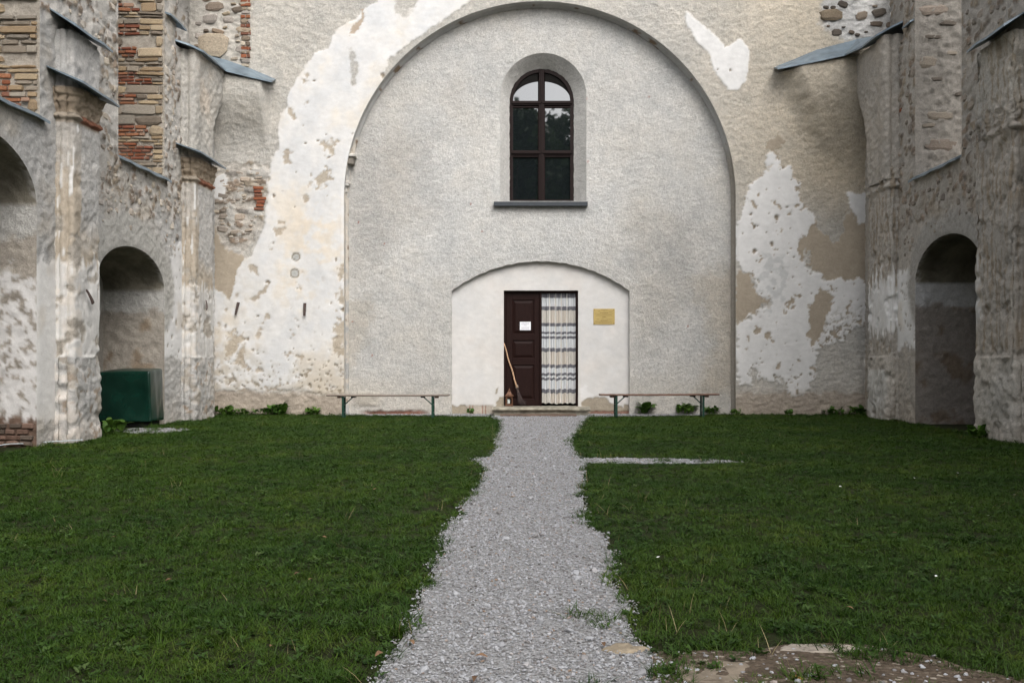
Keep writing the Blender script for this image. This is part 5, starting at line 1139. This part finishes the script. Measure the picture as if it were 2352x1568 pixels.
def clump(name, n, rad, h0, h1, w_, mat, seed, lean=(0.2, 0.9)):
    rnd = random.Random(seed); bm = bmesh.new()
    for k in range(n):
        a = rnd.uniform(0, 6.283); r = rad * math.sqrt(rnd.random())
        blade(bm, Vector((math.cos(a) * r, math.sin(a) * r, -0.004)), rnd.uniform(h0, h1), w_ * rnd.uniform(.7, 1.3), rnd.uniform(0, 6.283), rnd.uniform(*lean))
    return proto(name, bm, mat)
def leafquad(bm, c, d, up, L, w_):
    d = d.normalized(); s_ = d.cross(up).normalized(); n_ = s_.cross(d)
    p = [c, c + d * L * .3 + s_ * w_ * .5 + n_ * L * .04, c + d * L * .75 + s_ * w_ * .38 + n_ * L * .03, c + d * L, c + d * L * .75 - s_ * w_ * .38 + n_ * L * .03, c + d * L * .3 - s_ * w_ * .5 + n_ * L * .04]
    m1, m2 = c + d * L * .3 - n_ * L * .02, c + d * L * .75 - n_ * L * .02
    v = [bm.verts.new(q) for q in p]; a, b = bm.verts.new(m1), bm.verts.new(m2)
    for f in ((v[0], v[1], a), (v[0], a, v[5]), (v[1], v[2], b, a), (a, b, v[4], v[5]), (v[2], v[3], b), (b, v[3], v[4])): bm.faces.new(f)
def rosette(name, n, L0, L1, mat, seed, el=(0.1, 0.7)):
    rnd = random.Random(seed); bm = bmesh.new()
    for k in range(n):
        a = rnd.uniform(0, 6.283); e = rnd.uniform(*el); L = rnd.uniform(L0, L1)
        leafquad(bm, Vector((rnd.uniform(-.01, .01), rnd.uniform(-.01, .01), rnd.uniform(0.0, .02))), Vector((math.cos(a) * math.cos(e), math.sin(a) * math.cos(e), math.sin(e))), Vector((0, 0, 1)), L, L * rnd.uniform(.4, .65))
    return proto(name, bm, mat)
GR = [clump('grass_tuft', 30, 0.050, 0.012, 0.030, 0.0030, 'grass', k, (0.3, 1.4)) for k in range(4)] + [clump('grass_tuft', 22, 0.045, 0.022, 0.050, 0.0034, 'grass', 20 + k, (0.4, 1.4)) for k in range(2)] + [rosette('clover_tuft', 10, 0.012, 0.030, 'clover', 30 + k, (0.0, 0.6)) for k in range(2)] + [clump('straw_tuft', 3, 0.04, 0.05, 0.11, 0.0025, 'straw', 41, (0.1, 0.9))]
rg = np.random.default_rng(5)
def allow(x, y, soft):
    """how far a point lies outside all the gravel and bare patches (metres)"""
    wx_ = 0.10 * fbm(x, y, 2.2, 4, 77); wy_ = 0.10 * fbm(x, y, 2.2, 4, 79)
    d = np.full(x.shape, 9.0)
    d = np.minimum(d, -psdf(x + wx_ * soft, y + wy_ * soft, path_poly)); d = np.minimum(d, -psdf(x + wx_ * 2.2, y + wy_ * 2.2, earth_poly))
    for p in (foot_l, foot_r, cross_r, foot_box): d = np.minimum(d, -psdf(x + wx_ * soft * .6, y + wy_ * soft * .6, p) + 0.02)
    return d
pts = []
for (y0, y1, dens) in ((-18.0, -13.5, 620), (-13.5, -8.5, 420), (-8.5, 0.0, 300)):
    n = int((y1 - y0) * 13.2 * dens); x = rg.uniform(-6.6, 6.6, n); y = rg.uniform(y0, y1, n); Zc = y + ZB
    ok = np.abs(x + 0.028 * Zc) < 0.58 * Zc + 1.8; pts.append(np.stack([x[ok], y[ok]], -1))
pts = np.concatenate(pts); X, Y = pts[:, 0], pts[:, 1]
al = allow(X, Y, 0.9)
inn_ = np.abs(X) < 6.42
# niches may be grassy only at their mouth; nothing grows under the covered box or the step
ok = (al > -0.035 * rg.random(len(X))) & inn_ & ~((np.abs(X - 0.02) < 1.05) & (Y > -0.3))
ok |= (psdf(X, Y, earth_poly) > 0) & (fbm(X, Y, 3.2, 3, 91) > 0.16)
ok |= (psdf(X, Y, path_poly) > 0) & (Y < -15.3) & (X > 0.12) & (fbm(X, Y, 3.6, 3, 98) > 0.30) & (rg.random(len(X)) < 0.6)
ok |= (psdf(X, Y, cross_r) > 0) & (X > 0.9) & (fbm(X, Y, 3.0, 3, 95) + 0.18 * (X - 2.2) > 0.05)
ok |= (psdf(X, Y, foot_box) > 0) & (fbm(X, Y, 3.0, 3, 96) > 0.15)
ok &= ~((al < 0.05) & (rg.random(len(X)) < 0.35) & (psdf(X, Y, earth_poly) < 0))
X, Y, al = X[ok], Y[ok], al[ok]; n = len(X)
edge = np.exp(-np.clip(al, 0, 9) / 0.12)
pn = fbm(X, Y, 0.7, 3, 60)
idx = rg.integers(0, 4, n); r_ = rg.random(n)
idx = np.where(r_ < 0.10 + 0.35 * edge + 0.10 * np.clip(pn, 0, 1), rg.integers(4, 6, n), idx)
cl = fbm(X, Y, 1.1, 3, 66)
idx = np.where(rg.random(n) < 0.10 + 0.25 * np.clip(cl, 0, 1), rg.integers(6, 8, n), idx)
idx = np.where(rg.random(n) < 0.002 + 0.03 * edge, 8, idx)
rot = np.stack([rg.normal(0, .12, n), rg.normal(0, .12, n), rg.uniform(0, 6.283, n)], -1)
wallfoot = np.exp(-np.clip(-0.02 - Y, 0, 9) / 0.15) * ((np.abs(X) > 3.6)) + np.exp(-np.clip(6.42 - np.abs(X), 0, 9) / 0.12)
idx = np.where(rg.random(n) < 0.7 * wallfoot, rg.integers(4, 8, n), idx)
k_ = (1 + 0.9 * np.clip(wallfoot, 0, 1) * rg.random(n)) * rg.uniform(0.75, 1.25, n) * (1 + 0.18 * pn) * (1 + 0.15 * edge) * np.where(Y > -8.5, 1.12, 1.0)
scl = np.stack([k_, k_, k_ * rg.uniform(.8, 1.25, n)], -1)
gobj = stuff_points('grass', np.stack([X, Y, np.full(n, 0.0)], -1), rot, scl, idx, GR); tag(gobj, 'short green lawn grass with clover on both sides of the path', 'grass', kind='stuff')
# gravel
def pebble(seed):
    rnd = random.Random(seed); bm = bmesh.new(); bmesh.ops.create_icosphere(bm, subdivisions=1, radius=0.5)
    for v in bm.verts: v.co = Vector((v.co.x * rnd.uniform(.8, 1.2), v.co.y * rnd.uniform(.7, 1.1), v.co.z * rnd.uniform(.5, .8)))
    return proto('pebble', bm, 'gravel')
PB = [pebble(k) for k in range(7)]
gp = []
for (y0, y1, dens, smin, smax) in ((-18.2, -14.5, 3600, .007, .020), (-14.5, -10, 2300, .009, .022), (-10, 0.3, 1100, .012, .026)):
    n = int((y1 - y0) * 5.0 * dens); x = rg.uniform(-2.5, 2.5, n); y = rg.uniform(y0, y1, n)
    ok = (psdf(x, y, path_poly) > -0.05 + 0.07 * rg.random(n)); x, y = x[ok], y[ok]; s_ = smin + (smax - smin) * rg.random(len(x)) ** 2.6
    gp.append(np.stack([x, y, s_], -1))
for poly, dens in ((foot_l, 900), (foot_r, 900), (cross_r, 1200), (foot_box, 700), (earth_poly, 200)):
    P = np.array(poly); a, b = P.min(0), P.max(0); n = int((b[0] - a[0]) * (b[1] - a[1]) * dens); x = rg.uniform(a[0], b[0], n); y = rg.uniform(a[1], b[1], n); ok = psdf(x, y, poly) > 0; x, y = x[ok], y[ok]
    gp.append(np.stack([x, y, 0.010 + 0.02 * rg.random(len(x)) ** 2], -1))
# larger stones
n = 200; x = rg.uniform(-1, 1.2, n); y = rg.uniform(-18, -4, n); ok = psdf(x, y, path_poly) > 0.02; gp.append(np.stack([x[ok], y[ok], rg.uniform(.03, .052, ok.sum())], -1))
gp = np.concatenate(gp); n = len(gp)
gobj2 = stuff_points('gravel', np.stack([gp[:, 0], gp[:, 1], 0.006 + gp[:, 2] * 0.12], -1), np.stack([rg.normal(0, .35, n), rg.normal(0, .35, n), rg.uniform(0, 6.28, n)], -1), np.stack([gp[:, 2] * 1.1, gp[:, 2], gp[:, 2] * rg.uniform(.6, 1.1, n)], -1), rg.integers(0, len(PB), n), PB); tag(gobj2, 'loose pale grey gravel of the path leading to the door', 'gravel', kind='stuff')

# flat stones in the bare earth of the right foreground
def flatstone(label, px, py, lx, ly, h, rz, col, seed):
    x, y = onground(px, py); bm = bmesh.new(); bmesh.ops.create_icosphere(bm, subdivisions=3, radius=1)
    for v in bm.verts:
        a = math.atan2(v.co.y, v.co.x); k = 1 + 0.22 * perlin(np.array([math.cos(a) * 1.6 + seed]), np.array([math.sin(a) * 1.6]), seed)[0]
        q = perlin(np.array([v.co.x * 3 + seed]), np.array([v.co.y * 3]), seed + 2)[0]
        v.co = Vector((v.co.x * lx * k, v.co.y * ly * k, math.copysign(min(abs(v.co.z), 0.55) / .55, v.co.z) * h * (1 + .8 * q + .5 * perlin(np.array([v.co.x * 9 + seed]), np.array([v.co.y * 9]), seed + 4)[0])))
    me = bpy.data.meshes.new('flat_stone'); bm.to_mesh(me); bm.free(); o = link('flat_stone', me, M['stone'], None, True); o.location = (x, y, 0.0); o.rotation_euler = (0, 0, rz); o.color = (*col, 1)
    tag(o, label, 'stone', 'flat stones in the bare earth')
flatstone('broad flat beige stone sunk in the bare earth beside the path', 1640, 1545, 0.17, 0.17, 0.009, 0.3, (0.20, 0.165, 0.125), 3)
flatstone('long pale crumbling stone at the lawn edge in the right foreground', 1885, 1494, 0.19, 0.055, 0.011, -0.05, (0.31, 0.27, 0.225), 5)
flatstone('small flat ochre stone beside the gravel, left of the broad beige stone', 1435, 1494, 0.09, 0.05, 0.014, 0.1, (0.26, 0.215, 0.155), 7)
flatstone('small orange stone at the bottom picture edge on the earth', 1832, 1562, 0.022, 0.02, 0.012, 0.1, (0.36, 0.19, 0.05), 9)

# weeds at the foot of the walls: each plant with its own leaves
def leafmesh(seed, L, w_):
    rnd = random.Random(seed); bm = bmesh.new(); n = 6; rows = []
    for i in range(n + 1):
        t = i / n; ww = w_ * math.sin(math.pi * min(1, t * 0.93 + 0.07)) ** 0.75; x = L * t; z = 0.22 * L * math.sin(t * 2.0) - 0.30 * L * t * t
        k = rnd.uniform(.85, 1.15); rows.append([bm.verts.new((x, -ww / 2 * k, z + .12 * ww)), bm.verts.new((x, 0, z)), bm.verts.new((x, ww / 2 * k, z + .12 * ww))])
    for A, B in zip(rows[:-1], rows[1:]):
        bm.faces.new((A[0], B[0], B[1], A[1])); bm.faces.new((A[1], B[1], B[2], A[2]))
    me = bpy.data.meshes.new('leaf'); bm.to_mesh(me); bm.free(); me.materials.append(M['weed']); me.polygons.foreach_set('use_smooth', np.ones(len(me.polygons), bool)); return me
LM = [leafmesh(k, 1.0, (0.30, 0.42, 0.55, 0.75)[k % 4]) for k in range(8)]
def weed(label, x, y, n, size, wide, spread, seed):
    rnd = random.Random(seed); o = empty('weed_plant', (x, y, 0)); tag(o, label, 'weed', 'weeds along the wall foot')
    for k in range(int(n * 1.6)):
        lf = bpy.data.objects.new('leaf', LM[rnd.randrange(0, 4) + (4 if rnd.random() < .5 else 0)] if not wide else LM[rnd.choice((2, 3, 6, 7))]); COL.objects.link(lf); lf.parent = o
        a = rnd.uniform(0, 6.283); s_ = size * rnd.uniform(.45, 1.05)
        lf.location = (rnd.uniform(-spread, spread), rnd.uniform(-.06, .05), rnd.uniform(.02, size * (.8 if wide else .35))); lf.rotation_euler = (rnd.uniform(-.3, .3), -rnd.uniform(.15, 1.1), a); lf.scale = (s_, s_, s_)
WPOS = [(470, 948, 14, .15, 0, .10, 'low leafy weed at the foot of the narrow left pilaster'), (515, 945, 26, .15, 1, .20, 'spreading leafy weed against the white wall, near the left corner'), (555, 946, 20, .12, 1, .18, 'low dark green weed along the wall between two bigger ones on the left'), (638, 943, 26, .20, 1, .16, 'broad leaved weed against the wall left of the grey bench'), (603, 946, 16, .13, 1, .14, 'small weed just left of the broad leaved weed on the left'), (716, 945, 20, .17, 0, .10, 'upright weed by the wall just left of the grey bench'), (1080, 948, 10, .13, 0, .06, 'little weed at the wall foot right of the grey bench'), (1481, 946, 20, .26, 0, .06, 'dock plant with upright leaves behind the reddish bench'), (1573, 943, 28, .18, 1, .16, 'broad leaved weed behind the reddish bench, beside the dock plant'), (1632, 942, 22, .15, 1, .14, 'leafy weed at the right end of the reddish bench'), (1690, 943, 14, .12, 1, .12, 'low weed at the foot of the right arch jamb'), (1812, 940, 12, .13, 0, .08, 'small weed under the peeling white plaster right of the arch'), (1915, 941, 22, .13, 1, .18, 'low weed against the grey render right of the arch'), (1968, 943, 24, .16, 1, .14, 'leafy weed in the right corner beside the far pilaster')]
for k, (a, b, n, sz, wd, sp, lb) in enumerate(WPOS):
    Zw = ZB - 0.12 if not (790 < a < 1690) else ZB + 0.2
    weed(lb, bx(a, Zw), Zw - ZB, n, sz, wd, sp, 100 + k)
for a, b, n, sz, lb in ((262, 992, 30, .17, 'bushy weed in front of the green box'), (228, 1000, 16, .14, 'small weed at the foot of the large left pilaster'), (398, 962, 16, .13, 'small weed right of the green box by the wall'), (2252, 1008, 34, .17, 'leafy weed at the foot of the large right pilaster'), (2040, 952, 14, .09, 'low weed at the foot of the far right pilaster'), (340, 978, 8, .10, 'tiny weed at the right lower corner of the green box')):
    x, y = onground(a, b); weed(lb, x, y, n, sz, True, .16, a)
# fallen leaves and white flowers
fl = [(858, 1136 + 0, .05), (1268, 1128, .04), (1280, 1140, .03), (1095, 1565, .05), (1120, 1520, .05), (1275, 1480, .03), (1165, 1594, .05), (1388, 1494, .04), (1300, 1420, .03), (1290, 1220, .03), (1370, 1640, .04), (268, 1250, .035), (380, 1230, .03), (750, 1250, .03), (690, 1335, .04), (720, 1350, .03), (395, 1350, .035), (232, 1400, .03), (620, 1510, .03), (880, 1525, .05), (950, 1490, .05), (1960, 1420, .04), (1735, 1210, .03), (2060, 1240, .03)]
LF = leafmesh(31, 1.0, 0.45); LF.materials.clear(); LF.materials.append(M['leaf_dry']); rnd = random.Random(9)
for k, (a, b, s_) in enumerate(fl):
    x, y = onground(a, b); o = bpy.data.objects.new('fallen_leaf', LF); COL.objects.link(o); onp = psdf(np.array([x]), np.array([y]), path_poly)[0] > 0
    o.location = (x, y, 0.02 if onp else 0.045); o.rotation_euler = (rnd.uniform(-.3, .3), rnd.uniform(-.2, .2), rnd.uniform(0, 6.28)); o.scale = (s_, s_, s_); f = rnd.uniform(.5, 1.1); o.color = (0.18 * f, 0.105 * f, 0.06 * f, 1)
    tag(o, 'brown fallen leaf lying on the ' + ('gravel path' if onp else 'lawn'), 'leaf', 'fallen leaves on the ' + ('path' if onp else 'lawn'))
bm = bmesh.new()
for k in range(9):
    a = k * 6.283 / 9; leafquad(bm, Vector((0, 0, .0)), Vector((math.cos(a), math.sin(a), .35)), Vector((0, 0, 1)), .5, .3)
FLW = bpy.data.meshes.new('flower'); bm.to_mesh(bm and FLW); bm.free(); FLW.materials.append(M['petal'])
for k, (a, b) in enumerate([(1808, 1255), (1788, 1322), (1512, 1300), (2232, 1180), (2270, 1200), (2330, 1150), (1443, 1424), (2150, 1345), (1930, 1130), (2100, 1110), (2200, 1098), (2285, 1235), (730, 1128), (520, 1140), (640, 1180)]):
    x, y = onground(a, b); o = bpy.data.objects.new('white_flower', FLW); COL.objects.link(o); s_ = rnd.uniform(.016, .026); o.location = (x, y, .05); o.scale = (s_,) * 3; o.rotation_euler = (rnd.uniform(-.4, .4), rnd.uniform(-.4, .4), rnd.uniform(0, 6))
    tag(o, 'tiny white flower in the lawn', 'flower', 'white flowers in the lawn')
# trees behind the camera, mirrored in the window
def tree(label, x, y, h, r, seed):
    rt = random.Random(seed); o = empty('tree', (x, y, 0)); tag(o, label, 'tree', 'trees mirrored in the window')
    t = MB().tube([(0, 0, -.1), (.1, 0, h * .25), (-.1, .1, h * .5), (0, 0, h * .85)], [.38, .3, .2, .05], 10)
    for k in range(9):
        a = rt.uniform(0, 6.28); z0 = h * rt.uniform(.3, .6); t.tube([(0, 0, z0), (math.cos(a) * r * .4, math.sin(a) * r * .4, z0 + h * .12), (math.cos(a) * r * .75, math.sin(a) * r * .75, z0 + h * .22)], [.12, .07, .02], 6)
    t.build('trunk', 'bark', o)
    g = np.random.default_rng(seed); nl = 24000 if seed != 2 else 9000; cen = []
    for k in range(60):
        a = g.uniform(0, 6.28); zz_ = g.uniform(.0, 1); rr = r * (1 - abs(zz_ - .4) ** 1.6) * g.uniform(.35, .95); cen.append((math.cos(a) * rr, math.sin(a) * rr, h * (.30 + .68 * zz_), g.uniform(.6, 1.3)))
    cen = np.array(cen); ci = g.integers(0, 60, nl); P = cen[ci, :3] + g.normal(0, .5, (nl, 3)) * cen[ci, 3:4]
    A = g.normal(0, 1, (nl, 3)); A /= np.linalg.norm(A, axis=1)[:, None]; B = np.cross(A, g.normal(0, 1, (nl, 3))); B /= np.linalg.norm(B, axis=1)[:, None]; s_ = g.uniform(.16, .34, (nl, 1))
    V = np.stack([P - A * s_, P + B * s_ * .55, P + A * s_, P - B * s_ * .55], 1).reshape(-1, 3)
    mesh_np('crown', V, np.arange(nl * 4).reshape(-1, 4), M['foliage'], o, smooth=False)
tree('dark leafy tree mirrored in the left half of the window', -1.8, -44, 16.6, 5.2, 1)
tree('leafy tree mirrored in the right half of the window, sky between its leaves', 2.6, -46, 17.6, 3.6, 2)
tree('tree mirrored in the window behind the other two', -1.0, -50, 17.4, 6.5, 3)
